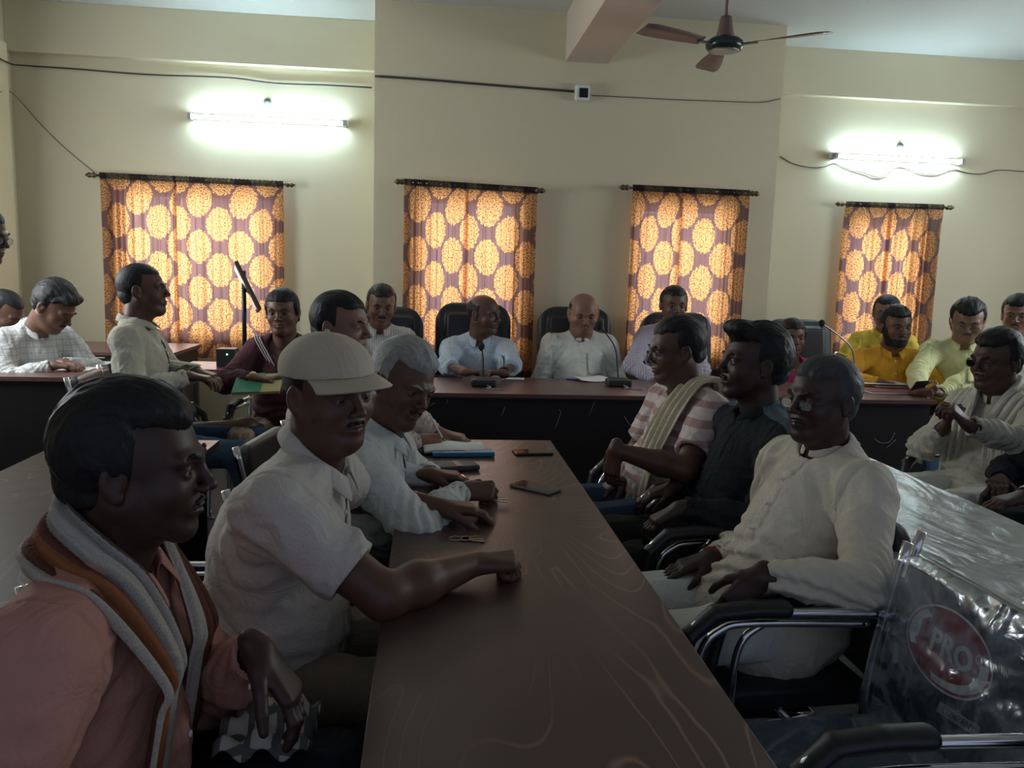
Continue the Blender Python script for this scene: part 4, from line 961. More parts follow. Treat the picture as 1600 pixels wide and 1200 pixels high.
C_polo = cloth('striped_polo_cloth', (.55, .47, .44), ('h', .062, .42), (.46, .30, .28)); C_jack = cloth('charcoal_shirt_cloth', (.020, .024, .026)); _t = NT(C_jack); _s = _t.n('SeparateXYZ', Vector=_t.coord()); _old = _t.b.inputs['Base Color'].links[0].from_socket
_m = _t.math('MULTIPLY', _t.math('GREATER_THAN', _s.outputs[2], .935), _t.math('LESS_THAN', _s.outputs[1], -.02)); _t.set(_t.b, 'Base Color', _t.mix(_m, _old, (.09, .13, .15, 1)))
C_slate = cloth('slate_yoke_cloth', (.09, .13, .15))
C_k20 = cloth('off_white_kurta_cloth', (.56, .51, .41), wr=.9); C_pink = cloth('salmon_shirt_cloth', (.40, .20, .155), wr=.8); C_peach = cloth('peach_sleeve_cloth', (.50, .42, .38))
C_jean = cloth('blue_jeans', (.035, .07, .12)); C_khaki = cloth('khaki_trousers', (.25, .21, .15)); C_olive = cloth('olive_trousers', (.028, .030, .024)); C_dk = cloth('dark_trousers', (.02, .022, .028)); C_ljean = cloth('light_jeans', (.13, .26, .38)); C_dhoti = cloth('white_dhoti_cloth', (.60, .62, .57))
C_towel = cloth('cream_towel_cloth', (.52, .46, .33), wr=1.4); C_scarf = cloth('white_scarf_cloth', (.55, .52, .44), wr=1.3); C_capm = cloth('beige_cap_cloth', (.44, .39, .29), wr=.25)
C_skirt = cloth('patterned_skirt_cloth', (.25, .18, .13), ('c', .05, .3), (.38, .30, .22))
BLKF = mat('black_frame', (.02, .018, .018), .3); BRNF = mat('brown_frame', (.10, .05, .03), .35); GLDF = mat('thin_metal_frame', (.35, .30, .25), .3, .8)
def gamcha_mat():
    m = cloth('striped_gamcha_cloth', (.40, .36, .30), wr=.7); t = NT(m); uv = t.n('SeparateXYZ', Vector=t.n('UVMap').outputs[0]); u = uv.outputs[0]
    zig = t.math('ADD', u, t.math('MULTIPLY', t.math('PINGPONG', uv.outputs[1], .006), 1.2)); nz = t.noise(t.n('UVMap').outputs[0], 300, 2)
    c = t.ramp(zig, [(0, (.46, .42, .35)), (.14, (.44, .40, .33)), (.15, (.12, .045, .03)), (.25, (.16, .05, .03)), (.26, (.30, .105, .04)), (.46, (.24, .085, .035)), (.47, (.13, .045, .03)), (.56, (.11, .04, .03)), (.57, (.45, .42, .36)), (.97, (.40, .37, .32)), (.98, (.10, .06, .05))])
    for e in c.node.color_ramp.elements: pass
    c.node.color_ramp.interpolation = 'CONSTANT'
    t.set(t.b, 'Base Color', t.mix(t.math('MULTIPLY', t.math('GREATER_THAN', nz, .55), .45), c, rgba((.10, .06, .04)))); return m
C_gam = gamcha_mat()
def drape(name, P, path, width, m, normals=None, folds=5, amp=.012, thick=.0035, nseg=70, parent=None, wend=None, lab=None):
    """a strip of cloth laid along a path; path points are room coordinates, side = across direction per point"""
    pts = [np.asarray(p[0], float) for p in path]; side = [nrm(p[1]) for p in path]
    k = len(pts); V = []; U = []; nu = 36; rnd = random.Random(len(name) * 7 + int(abs(pts[0][0]) * 100)); ph = rnd.random() * 6
    def cr(A, t):
        x = t * (k - 1); i = min(int(x), k - 2); t = x - i; a, b, c, d = A[max(i - 1, 0)], A[i], A[i + 1], A[min(i + 2, k - 1)]
        return .5 * (2 * b + (c - a) * t + (2 * a - 5 * b + 4 * c - d) * t * t + (3 * b - a - 3 * c + d) * t ** 3)
    L = 0; pv = None
    for i in range(nseg + 1):
        t = i / nseg; p = cr(pts, t); s = nrm(cr(side, t)); tg = nrm(cr(pts, min(1, t + .01)) - cr(pts, max(0, t - .01))); nn = nrm(np.cross(tg, s)); w = width if wend is None else width + (wend - width) * t
        if pv is not None: L += np.linalg.norm(p - pv)
        pv = p
        for j in range(nu + 1):
            q = j / nu - .5; n = amp * (math.sin(q * 6.28 * folds + ph + 1.3 * math.sin(t * 7 + ph)) + .5 * math.sin(q * 6.28 * folds * 2.1 + t * 11)); 
            V.append(p + s * q * w * (1 + .06 * math.sin(t * 9 + ph)) + nn * n); U.append((j / nu, L))
    Q = np.array([(i * (nu + 1) + j, (i + 1) * (nu + 1) + j, (i + 1) * (nu + 1) + j + 1, i * (nu + 1) + j + 1) for i in range(nseg) for j in range(nu)])
    o = newmesh(name, V, Q, m, parent or P['root'], uv=U); md = o.modifiers.new('s', 'SOLIDIFY'); md.thickness = thick; md.offset = 0
    if lab: o['label'] = lab
    return o
def surf(P, x, y, z):      # a point in the chest frame of a person: x right, y front, z up from the base of the neck
    return P['N'] + P['r'] * x + P['f'] * y + P['u'] * z
# ------------------------------------------------------------------ the people, far to near
ONLY = os.environ.get('ONLY')
def want(i): return (ONLY is None) or str(i) in ONLY.split(',')
PP = {}
if want(1): PP[1] = person(1, 'man standing at the left edge of the room in spectacles, mostly out of view', (-27, 366, 3.9), (95, 12, 0), 90, 1.05, 'mid', 0, nk=(-.15, 0), lean=.06, stand=True, hipz=.90, hair=('short', HS), shirt=C_white, trousers=C_dk, glasses=(.021, .015, BLKF, .004), armL={'w': ([-2.28, 4.12, .84],)}, armR={'w': ([-2.25, 3.66, .84],)})
if want(2): PP[2] = person(2, 'person at the far left with head bowed behind the man in the checked shirt', (8, 487, 5.3), (100, 35, 0), 95, 1.1, 'mid', 0, hair=('crop', HB), shirt=C_cream, trousers=C_dk, lean=.12)
if want(3): PP[3] = person(3, 'man in a white checked shirt bent over the far left desk writing', (86, 478, 4.96), (102, 38, 0), 130, 1.18, 'brown', 1, lean=.10, hair=('side', HB), shirt=C_check, trousers=C_dk, moustache=.8, fat=.35,
    armR={'w': (84, 571, 0, .835), 'hint': (-.8, -.2, -.4), 'd': (1, .1, -.08), 'pose': 'relax'}, armL={'w': (98, 567, 0, .835), 'hint': (.6, .4, -.5), 'd': (1, -.15, -.1), 'pose': 'relax'}, nk=(-.05, 0))
if want(4): PP[4] = person(4, 'balding man in a cream shirt sitting in profile before the wide curtain, in blue jeans', (224, 452, 4.3), (86, -2, 0), 84, 1.10, 'mid', 1, lean=-.02, hair=('crop', HB), shirt=C_cream, trousers=C_jean, fat=.4,
    armR={'w': (296, 588, 4.1), 'hint': (-.5, -.5, -.5), 'd': (1, .1, -.15), 'pose': 'lap'}, armL={'w': (310, 582, 4.35), 'd': (1, -.2, -.2), 'pose': 'lap'}, legs={1: ((-.93, 4.02, .50), (-.80, 4.0, .1)), -1: ((-.95, 4.35, .58), (-.7, 4.3, .15))})
if want(5): PP[5] = person(5, 'woman in a maroon dress with white neck stripes holding a green folder on her lap', (441, 486, 4.65), (183, 6, 2), 182, 1.06, 'brown', 1, lean=.02, hair=('bun', HB), shirt=C_maroon, collar='round', neckline=.02, trousers=C_skirt, bm='f', shw=.95, fat=.45, wrinkle=.7,
    armR={'w': (398, 590, 4.35), 'hint': (-.8, .2, -.4), 'd': (.8, -.1, -.1), 'pose': 'lap'}, armL={'w': (455, 588, 4.38), 'hint': (.8, .2, -.4), 'd': (-.9, -.1, -.1), 'pose': 'lap'})
if want(6): PP[6] = person(6, 'young man with neat black hair in a pale shirt behind the man in the cap', (534, 508, 3.1), (112, 4, 0), 98, 1.06, 'tan', 1, lean=.10, hair=('short', HB), shirt=C_peach, trousers=C_dk, nk=(.0, 0),
    armR={'w': (652, 690, 0, .785), 'hint': (-.2, -.8, -.2), 'd': (1, .25, -.05), 'pose': 'pen', 'n': (.2, .5, -.8)}, armL={'w': (690, 679, 0, .78), 'hint': (0, .8, -.2), 'd': (.9, -.35, -.1), 'pose': 'relax'})
if want(7): PP[7] = person(7, 'man with a moustache in a pale striped shirt in the leftmost executive chair', (596, 476, 5.48), (172, 14, -3), 176, 1.12, 'brown', 1, hair=('short', HB), shirt=C_stripe7, trousers=C_dk, moustache=1.0, fat=.3, armR={'w': (570, 596, 5.1), 'd': (.6, -.3, -.1)}, armL={'w': (640, 600, 5.1), 'd': (-.6, -.3, -.1)})
if want(8): PP[8] = person(8, 'bald man in a light blue shirt with folded sleeves turning his head to the right', (757, 490, 5.48), (128, 6, 0), 178, 1.14, 'mid', 1, hair=('rim', HB), shirt=C_blue, wd=1.07, sleeve='roll', trousers=C_dk, moustache=.6, fat=.4, shw=1.08,
    armR={'w': (728, 582, 5.03), 'hint': (-.9, .3, -.3), 'd': (.9, -.1, .05), 'pose': 'grip'}, armL={'w': (786, 583, 5.03), 'hint': (.9, .3, -.3), 'd': (-.9, -.1, .05), 'pose': 'grip'})
if want(9): PP[9] = person(9, 'heavy man in a white kurta looking down behind the second microphone', (912, 488, 5.50), (181, 20, 0), 178, 1.14, 'tan', 1, hair=('rim', HB), shirt=C_kurta, collar='band', trousers=C_dhoti, moustache=.5, fat=1.0, shw=1.16, lid=.6, fw=1.06, wd=1.09,
    armR={'w': (878, 628, 5.36), 'hint': (-.8, .6, -.8)}, armL={'w': (948, 628, 5.36), 'hint': (.8, .6, -.8)})
if want(10): PP[10] = person(10, 'thin man in a lilac shirt with hands joined at the head table', (1053, 476, 5.5), (184, 6, 0), 184, 1.08, 'brown', 1, hair=('short', HB), shirt=C_lilac, trousers=C_dk, moustache=.8, fat=.15,
    armR={'w': (1028, 596, 5.2), 'd': (.7, -.5, -.3), 'hint': (-.9, .1, -.3)}, armL={'w': (1062, 598, 5.2), 'd': (-.7, -.5, -.3), 'hint': (.9, .1, -.3)}, fw=.92)
if want(11): PP[11] = person(11, 'woman in a magenta sari with hair tied back in the rightmost executive chair', (1238, 526, 5.4), (188, 4, 3), 185, 1.06, 'brown', 1, hair=('bun', HB), shirt=C_mag, collar='round', trousers=C_mag, bm='f', shw=.88, fat=.3, hipz=.42, fw=.94)
if want(12): PP[12] = person(12, 'man in a lemon yellow shirt partly hidden behind the bearded man', (1385, 488, 5.80), (212, 8, 0), 195, 1.08, 'tan', 1, hair=('short', HB), shirt=C_yel, sleeve='short', trousers=C_dk, moustache=.5, fat=.2, armR={'w': (1345, 580, 5.6), 'd': (.5, -.6, -.2)})
if want(13): PP[13] = person(13, 'bearded man in an orange shirt staring at the camera', (1401, 510, 5.2), (186, 4, 0), 190, 1.10, 'brown', 1, hair=('full', HB), shirt=C_orange, trousers=C_dk, moustache=.9, beard=1.0, fat=.5, shw=1.1,
    armR={'w': (1375, 598, 5.02), 'hint': (-.9, .2, -.2), 'd': (.9, -.2, -.1)}, armL={'w': (1428, 604, 4.98), 'hint': (.9, .2, -.2), 'd': (-.8, -.4, -.05)})
if want(14): PP[14] = person(14, 'heavy man in a pale yellow shirt and spectacles reading a phone', (1512, 500, 5.05), (212, 22, 0), 212, 1.14, 'tan', 1, hair=('full', HB), shirt=C_pyel, wd=1.06, trousers=C_ljean, moustache=.6, fat=1.0, shw=1.12, fw=1.05, glasses=(.021, .014, GLDF, .004), lid=.5, legs={-1: ((3.35, 4.55, .50), (3.30, 4.45, .1)), 1: ((3.15, 4.72, .50), (3.12, 4.62, .1))},
    armR={'w': (1432, 612, 4.72), 'hint': (-.9, .2, -.3), 'd': (.5, -.7, .1), 'pose': 'grip', 'n': (.6, .3, .7)}, armL={'w': (1466, 614, 4.72), 'hint': (.8, -.2, -.4), 'd': (-.8, .0, .1), 'pose': 'grip'})
if want(15): PP[15] = person(15, 'man at the far right edge behind the man with the white scarf', (1590, 492, 5.15), (222, 6, 0), 210, 1.08, 'tan', 1, hair=('full', HB), shirt=C_white, trousers=C_dk, moustache=.6)
if want(16): PP[16] = person(16, 'man in a white scarf and black spectacles with hands raised together', (1556, 562, 3.35), (256, 6, 0), 250, 1.08, 'dark', 1, lean=.02, hair=('full', HB), shirt=C_cream, collar='band', trousers=C_dhoti, fat=.45, glasses=(.021, .015, BLKF, .004), hem=.03, wrinkle=1.3, moustache=.5,
    armL={'w': (1512, 664, 3.02), 'hint': (.6, -.6, -.6), 'd': (-.5, .25, .55), 'pose': 'grip', 'n': (-.5, .6, -.5)}, armR={'w': (1476, 668, 3.3), 'hint': (-.3, .6, -.8), 'd': (.1, -.2, .9), 'pose': 'fist', 'n': (.8, -.5, 0)})
if want(17): PP[17] = person(17, 'person at the lower right edge with only a braceleted hand in view', (1725, 590, 2.75), (262, 5, 0), 262, 1.0, 'dark', 1, lean=.0, hair=('short', HB), shirt=C_blk, trousers=C_dk,
    armL={'w': (1604, 776, 2.45), 'hint': (.8, -.5, -.5), 'd': (-.9, .1, -.25), 'pose': 'relax'})
if want(18): PP[18] = person(18, 'man in a pink striped polo shirt with a cream towel over his shoulder', (1056, 545, 3.1), (268, 10, 0), 258, 1.06, 'mid', 2, lean=-.02, hair=('short', HB), shirt=C_polo, sleeve='short', collar='tee', trousers=C_jean, fat=.8, shw=1.05, glasses=(.020, .013, BRNF, .004), beard=.3,
    armL={'w': (962, 703, 2.82), 'hint': (.1, -.8, -.8), 'd': (-.1, .1, -1), 'n': (1, .6, .1), 'pose': 'relax'}, armR={'w': (975, 745, 3.15), 'hint': (-.2, .6, -.8), 'd': (-.8, -.2, -.5), 'pose': 'relax'})
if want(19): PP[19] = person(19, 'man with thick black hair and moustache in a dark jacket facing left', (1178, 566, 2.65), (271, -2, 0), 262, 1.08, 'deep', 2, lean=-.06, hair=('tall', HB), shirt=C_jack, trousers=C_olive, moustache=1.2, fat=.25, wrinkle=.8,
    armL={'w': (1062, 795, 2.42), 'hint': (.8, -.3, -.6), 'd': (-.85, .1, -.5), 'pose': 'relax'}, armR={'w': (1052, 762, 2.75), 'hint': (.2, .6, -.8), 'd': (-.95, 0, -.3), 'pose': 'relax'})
if want(20): PP[20] = person(20, 'grey-haired man in spectacles and an off-white kurta leaning back in a chair', (1284, 622, 2.13), (250, 2, 0), 258, .99, 'deep', 2, lean=-.13, hair=('short', HS), shirt=C_k20, collar='band', trousers=C_dhoti, fat=.35, glasses=(.021, .013, BLKF, .006), hem=.02, moustache=.4,
    armL={'w': (1186, 902, 1.80), 'hint': (1, -.6, -.5), 'd': (-.62, -.05, -.75), 'pose': 'relax', 'n': (.3, .85, -.3)}, armR={'w': (1108, 872, 2.20), 'hint': (.3, .5, -.9), 'd': (-.95, -.1, -.28), 'pose': 'flat'})
if want(22): PP[22] = person(22, 'grey-haired man in an off-white shirt leaning over the table with his head tilted', (630, 598, 2.42), (138, 18, -13), 100, 1.04, 'mid', 2, lean=.16, hair=('full', HG), shirt=C_greyman, trousers=C_dk, fat=.4, moustache=.9, beard=.25,
    armR={'w': (722, 768, 0, .785), 'hint': (-.2, -.8, -.3), 'd': (1, .02, .0), 'pose': 'fist', 'n': (0, .5, -.8)}, armL={'w': (672, 742, 0, .785), 'hint': (-.1, .8, -.3), 'd': (1, -.1, -.05), 'pose': 'relax'})
if want(21): PP[21] = person(21, 'stout man in a beige cap and ivory short-sleeved shirt resting his fist on the table', (515, 612, 1.80), (136, 4, 2), 96, 1.02, 'mid', 2, lean=.25, hair=('crop', HB), shirt=C_capman, sleeve='short', trousers=C_khaki, fat=1.1, shw=1.18, wd=1.04, fw=1.05, moustache=.7,
    armR={'w': (742, 881, 0, .79), 'hint': (.1, -.7, -.5), 'd': (.98, .1, .02), 'pose': 'fist', 'n': (0, .15, -1)}, armL={'w': (688, 793, 0, .79), 'hint': (0, .7, -.4), 'd': (1, .0, -.05), 'pose': 'relax'})
if want(24): PP[24] = person(24, 'man in a salmon pink shirt with a striped gamcha, left foreground', (214, 724, 1.25), (86, 4, 0), 90, 1.0, 'deep', 2, lean=.10, hair=('full', HB), shirt=C_pink, trousers=C_dk, fat=.3, moustache=.8, shw=1.0,
    armR={'w': ([-.30, .86, .62],), 'hint': (-.8, -.3, -.6), 'd': (1, .2, -.1)}, armL={'w': (405, 1020, 1.28), 'hint': (-.2, .6, -.8), 'd': (.62, -.25, -.72), 'pose': 'lap', 'n': (-.6, 0, -.6)})
# ------------------------------------------------------------------ what they wear besides
def ring_on(P, s, m, name='bracelet', r=.030, w=.004, back=.0, n=20):
    a = P['arms'][s]; d = nrm(a['W'] - a['E']); c = a['W'] + d * back; t = nrm(np.cross(d, (0, 0, 1.))); b = np.cross(t, d)
    Geo().tube([c + t * math.cos(6.2832 * k / n) * r + b * math.sin(6.2832 * k / n) * r for k in range(n + 1)], w, 8, cap=False).build(name, m, P['root'], smooth=True)
THREAD = mat('red_thread', (.35, .03, .02), .8); GOLD = mat('gold', (.6, .38, .1), .25, 1)
if 20 in PP:
    ring_on(PP[20], 1, THREAD, 'wrist_thread', .029, .0045, -.01); button_row(PP[20], 4, .07, .07)
if 21 in PP:
    P = PP[21]; pocket(P); button_row(P, 2)
    G = Fld((-.13, -.17, .0), (.13, .26, .17), .003 if not QUICK else .006); c = (0, -.012, .050); x, y, z = G.ax[0][:, None, None], G.ax[1][None, :, None], G.ax[2][None, None, :]
    k0 = np.sqrt((x / .092) ** 2 + ((y - c[1]) / .112) ** 2 + ((z - c[2]) / .083) ** 2); G.D = np.maximum((k0 - 1) * .092, .040 + .10 * y - z).astype(f32)
    I, a, b, d = G.near(.02); G.D[I] += (-.0012 * (np.abs(np.abs(a) - .035) < .002) - .0010 * (np.abs(a) < .0015) + .0035 * (vnoise(a, b, d, (18, 18, 26), 3) - .5)).astype(f32); V, Q = G.mesh()
    cp = newmesh('cap', P['toh'](V), Q, C_capm, P['root']); 
    V = []; nu, nv = 28, 14
    for i in range(nu + 1):
        a = (i / nu - .5) * 2 * 1.12
        for j in range(nv + 1):
            t = j / nv; rx_, ry_ = .0885, .104; bx, by = math.sin(a) * rx_, -.012 + math.cos(a) * ry_; ln = .068 * math.cos(a * .80) ** .8; V.append((bx + math.sin(a) * .012 * t, by + ln * t, .041 + .10 * by - .010 * t * t - .014 * (math.sin(a) ** 2) * t))
    o = newmesh('visor', P['toh'](V), [(i * (nv + 1) + j, (i + 1) * (nv + 1) + j, (i + 1) * (nv + 1) + j + 1, i * (nv + 1) + j + 1) for i in range(nu) for j in range(nv)], C_capm, cp); md = o.modifiers.new('s', 'SOLIDIFY'); md.thickness = .0045
    Geo().ball(P['toh']([(0, -.012, .134)])[0], .0065, 12).build('cap_button', C_capm, cp, smooth=True)
    # armhole piping and side seam on his back
for i in (3, 4, 6, 7, 8, 10, 22, 24):
    if i in PP: button_row(PP[i], 4, .05, .08)
for i in (4, 7, 8, 10, 14, 22): 
    if i in PP: pocket(PP[i])
if 9 in PP: button_row(PP[9], 3, .05, .06); pocket(PP[9], -.085, .18, .055, .07)
if 14 in PP: button_row(PP[14], 3)
if 13 in PP: button_row(PP[13], 3, .06)
def towel_round(P, m, wid, R=.10, left=.38, right=.40, name='scarf', dz=0, amp=.008, folds=4, out=.125, xs=.085, side0=1):
    """cloth behind the neck with both ends down the chest"""
    N, r, f, u = P['N'], P['r'], P['f'], P['u']; fat = P['fat']; pth = []
    ds = [(-1, left), (1, right)]
    def cp(s, d):
        y = out + .012 * fat + (.05 * fat * min(1, d / .25)); return (surf(P, s * (xs + .02 * d), y, -d), nrm(r * (1 if s > 0 else 1) + f * .25 * s) * 1.0)
    L_ = [cp(-1, d) for d in (left, left * .75, left * .5, left * .25, .10)]
    pth += [(p, s) for p, s in L_]; pth += [(surf(P, -.095, .035, .030 + dz), nrm(-r * -.5 - f * .9 * -1) * 1)]
    pth = [(p, r) for p, s in L_]
    pth += [(surf(P, -.100, .060, .005 + dz), nrm(r * .8 + f * .5)), (surf(P, -.098, -.010, .036 + dz), nrm(f * .75 - u * .5 * -1 + r * .4)), (surf(P, -.060, -.072, .052 + dz), nrm(f * .5 + u * .85 + r * .2)), (surf(P, 0, -.092, .056 + dz), nrm(u + f * .35)),
            (surf(P, .060, -.072, .052 + dz), nrm(f * .5 + u * .85 - r * .2)), (surf(P, .098, -.010, .036 + dz), nrm(f * .75 + u * .5 - r * .4)), (surf(P, .100, .060, .005 + dz), nrm(-r * .8 + f * .5))]
    pth += [(cp(1, d)[0], -r) for d in (.10, right * .25, right * .5, right * .75, right)]
    return drape(name, P, pth, wid, m, folds=folds, amp=amp, nseg=110)
if 24 in PP:
    towel_round(PP[24], C_gam, .10, name='gamcha', left=.62, right=.62, xs=.085, amp=.007, folds=3.2, out=.135)
if 16 in PP: towel_round(PP[16], C_scarf, .12, name='scarf', left=.46, right=.46, xs=.09, amp=.010, folds=3, out=.14)
if 18 in PP:
    P = PP[18]; pth = [(surf(P, -.04, -.105, -.10), P['r']), (surf(P, -.05, -.095, .0), P['r']), (surf(P, -.075, -.055, .055), P['r']), (surf(P, -.09, .04, .040), P['r']), (surf(P, -.09, .120, -.06), P['r']), (surf(P, -.085, .175, -.18), P['r']), (surf(P, -.07, .205, -.30), P['r']), (surf(P, -.05, .215, -.42), P['r']), (surf(P, -.04, .225, -.50), P['r'])]
    drape('towel', P, pth, .12, C_towel, folds=3.5, amp=.008, wend=.17)
if 19 in PP:   # slate yoke over the shoulders and a pen
    P = PP[19]
if 5 in PP:
    P = PP[5]; wl = mat('white_stripe', (.45, .42, .40), .8)
    for s in (-1, 1):
        for k in range(3):
            pts = []
            for t in np.linspace(0, 1, 12):
                q = on_front(P, s * (.035 + .100 * t + .022 * k), .135 - .150 * t - .012 * k)
                if q is not None: pts.append(q + np.array([0, .002, 0]))
            if len(pts) > 3: Geo().tube(pts, .0035, 6).build('neck_stripe', wl, P['shirt'], smooth=True, world=False)
if 8 in PP: ring_on(PP[8], -1, BLACKP, 'wrist_watch', .031, .009, -.02)
if 17 in PP: ring_on(PP[17], -1, STEEL, 'bracelet', .033, .005, .0)
if 5 in PP: ring_on(PP[5], 1, GOLD, 'bangle', .030, .004, -.01); ring_on(PP[5], -1, GOLD, 'bangle', .030, .004, -.01)
# ------------------------------------------------------------------ chairs under and beside the people
def text_mesh(txt, size, extrude=.0008, bold=0.0):
    c = bpy.data.curves.new('t', 'FONT'); c.body = txt; c.size = size; c.extrude = extrude; c.offset = bold; c.align_x = 'CENTER'; c.align_y = 'CENTER'
    o = bpy.data.objects.new('t', c); COL.objects.link(o); dg = bpy.context.evaluated_depsgraph_get(); me = bpy.data.meshes.new_from_object(o.evaluated_get(dg))
    V = [tuple(v.co) for v in me.vertices]; Fc = [tuple(p.vertices) for p in me.polygons]; bpy.data.objects.remove(o); return np.array(V), Fc
for px_, yy, lb, tp in ((602, 5.45, 'black executive chair behind the man with the moustache, leftmost at the head table', 1.17), (740, 5.50, 'black executive chair behind the bald man in light blue', 1.21), (898, 5.50, 'black executive chair behind the man in the white kurta', 1.20), (1057, 5.55, 'black executive chair behind the man in the lilac shirt', 1.18), (1247, 5.55, 'wide black executive chair behind the woman in magenta', 1.15)):
    x_ = at(px_, 480, yy + .33)[0]; exec_chair(x_, yy, 180, lb, tp)
def seat_for(i, label, dx=0, dy=0, az=None, **kw):
    if i not in PP: return None
    P = PP[i]; f = P['ff']; a = math.degrees(math.atan2(f[0], f[1])) if az is None else az
    c = P['Hp'] + f * (.03 + dy); return visitor_chair(c[0], c[1], a, label, zs=P['Hp'][2] - .095, **kw)
seat_for(4, 'chrome-framed chair under the balding man in the cream shirt')
seat_for(5, 'dark chair under the woman in the maroon dress')
seat_for(6, 'chrome-framed chair under the young man behind the cap', dy=.10, backh=.34)
seat_for(22, 'chrome-framed chair under the grey-haired man leaning on the table', dy=.06, backh=.36)
seat_for(21, 'chrome-framed chair under the man in the cap', dy=.0, backh=.34)
seat_for(24, 'chrome-framed chair under the man with the gamcha')
seat_for(18, 'black-armed chair under the man in the striped polo shirt')
seat_for(19, 'black-armed chair under the man in the dark jacket')
seat_for(20, 'black-armed chrome chair under the man in the off-white kurta', az=266, dy=.05, backh=.37)
seat_for(16, 'black-armed chair under the man with the white scarf')
seat_for(17, 'black-armed chair at the lower right edge under the hand with the bracelet')
for i, lb in ((3, 'dark chair at the far left desk under the man in the checked shirt'), (12, 'chair under the man in the lemon yellow shirt'), (13, 'chair under the bearded man in orange'), (14, 'chair under the heavy man reading a phone'), (15, 'chair under the man at the far right edge'), (2, 'chair under the person with the bowed head')):
    seat_for(i, lb)
root, bk, A, bc = visitor_chair(.835, 1.46, 268, 'empty plastic-wrapped chair with a red oval logo on its back, lower right', seatm=SEATB, zs=.43, backh=.36)
# logo and film on its back
REDL = mat('logo_red', (.26, .012, .022), .45); WHL = mat('logo_white', (.66, .66, .66), .5); GRL = mat('logo_grey', (.34, .35, .36), .5)
def onback(u, v, d=.0245): return bc + A[:, 0] * (-u) + A[:, 2] * v + A[:, 1] * d
def ellipse(cx, cy, a, b, n=48, t0=0, t1=2 * math.pi): return [(cx + a * math.cos(t0 + (t1 - t0) * k / n), cy + b * math.sin(t0 + (t1 - t0) * k / n)) for k in range(n + (0 if abs(t1 - t0 - 2 * math.pi) < 1e-6 else 1))]
lx, lz = .012, .028
def ring_strip(o_, i_, d): n = len(o_); V = [onlogo(*p, d) for p in o_] + [onlogo(*p, d) for p in i_]; return V, [(k, (k + 1) % n, n + (k + 1) % n, n + k) for k in range(n)]
def onlogo(u, v, d=.0245): return onback(u * .88 - .038, (v - .028) * .90 + .030, d)
E0 = ellipse(lx, lz, .150, .094); newmesh('logo_oval', [onlogo(*p, .0250) for p in E0], [tuple(range(len(E0)))], REDL, bk, smooth=False, world=False)
lg = bk
V, Fc = ring_strip(ellipse(lx, lz, .150, .094), ellipse(lx, lz, .145, .089), .0256); newmesh('logo_rim', V, Fc, WHL, lg, smooth=False, world=False)
def crescent(name, t0, t1, a0, b0, a1, b1, dx): 
    o_ = ellipse(lx, lz, a0, b0, 30, t0, t1); i_ = ellipse(lx + dx, lz, a1, b1, 30, t0, t1); n = len(o_)
    V = [onlogo(*p, .0258) for p in o_] + [onlogo(*p, .0258) for p in i_]; newmesh(name, V, [(k, k + 1, n + k + 1, n + k) for k in range(n - 1)], WHL, lg, smooth=False, world=False)
crescent('logo_swoosh', -1.75, .25, .138, .083, .123, .068, -.013); crescent('logo_swoosh', 2.3, 3.6, .138, .083, .125, .069, .011)
def put_text(t, size, cx, cy, m, name, d=.0262, bold=.0, sx=1.0):
    V, Fc = text_mesh(t, size, .0006, bold); V = np.array([onlogo(cx + v[0] * sx, cy + v[1], d + v[2]) for v in V]); newmesh(name, V, Fc, m, lg, smooth=False, world=False)
put_text('PRO', .072, .026, lz + .004, WHL, 'logo_letters', bold=.0022, sx=1.05)
put_text('I', .075, -.095, lz + .01, WHL, 'logo_letter', bold=.001)
V, Fc = ring_strip(ellipse(.112, lz + .026, .009, .011, 20), ellipse(.112, lz + .026, .006, .007, 20), .0262); newmesh('logo_dot', V, Fc, WHL, lg, smooth=False, world=False)
newmesh('logo_banner', [onlogo(*p, .0252) for p in ((.03, -.113), (.165, -.100), (.165, -.074), (.03, -.087))], [(0, 1, 2, 3)], GRL, lg, smooth=False, world=False)
V, Fc = text_mesh('COMPANY', .022, .0004, .0003); V = np.array([onlogo(.098 + v[0], -.0935 + v[1] + (v[0]) * .095, .0262) for v in V]); newmesh('banner_letters', V, Fc, mat('banner_ink', (.05, .05, .055), .6), lg, smooth=False, world=False)
newmesh('logo_banner', [onlogo(*p, .0252) for p in ((-.170, -.040), (-.155, -.085), (-.137, -.078), (-.152, -.033))], [(0, 1, 2, 3)], GRL, lg, smooth=False, world=False)
def wrap_sheet(name, fn, nu, nv, parent, m=None):
    V = [fn(i / nu, j / nv) for i in range(nu + 1) for j in range(nv + 1)]; Q = np.array([(i * (nv + 1) + j, (i + 1) * (nv + 1) + j, (i + 1) * (nv + 1) + j + 1, i * (nv + 1) + j + 1) for i in range(nu) for j in range(nv)]); return newmesh(name, V, Q, m or FILMC, parent, world=False)
def n1(a, b, s, fr): return float(vnoise(np.float32(a), np.float32(b), np.float32(s), (fr, fr, 1), 3)) - .5
def wf(i, j):
    u = (i - .5) * .50; v = .195 - j * .42; w = .5 - abs(i - .5)
    top = .006 + .030 * abs(n1(u, v, 1, 14)) * (1 - j) + .008 * abs(n1(u * 2.2, v * .8, 2, 22)); vv = v + (.02 * n1(u, 0, 3, 10)) * (1 - j)
    r = max(0, vv - .09); dxc = max(0, abs(u) - .15); cr = max(0, math.hypot(r, dxc) - .10) if r > 0 and dxc > 0 else 0
    return onback(u, min(vv - cr, .182), .024 + top - (.0 if vv < .16 else (vv - .16) * .6))
wrap_sheet('plastic_wrap', wf, 70, 70, root)
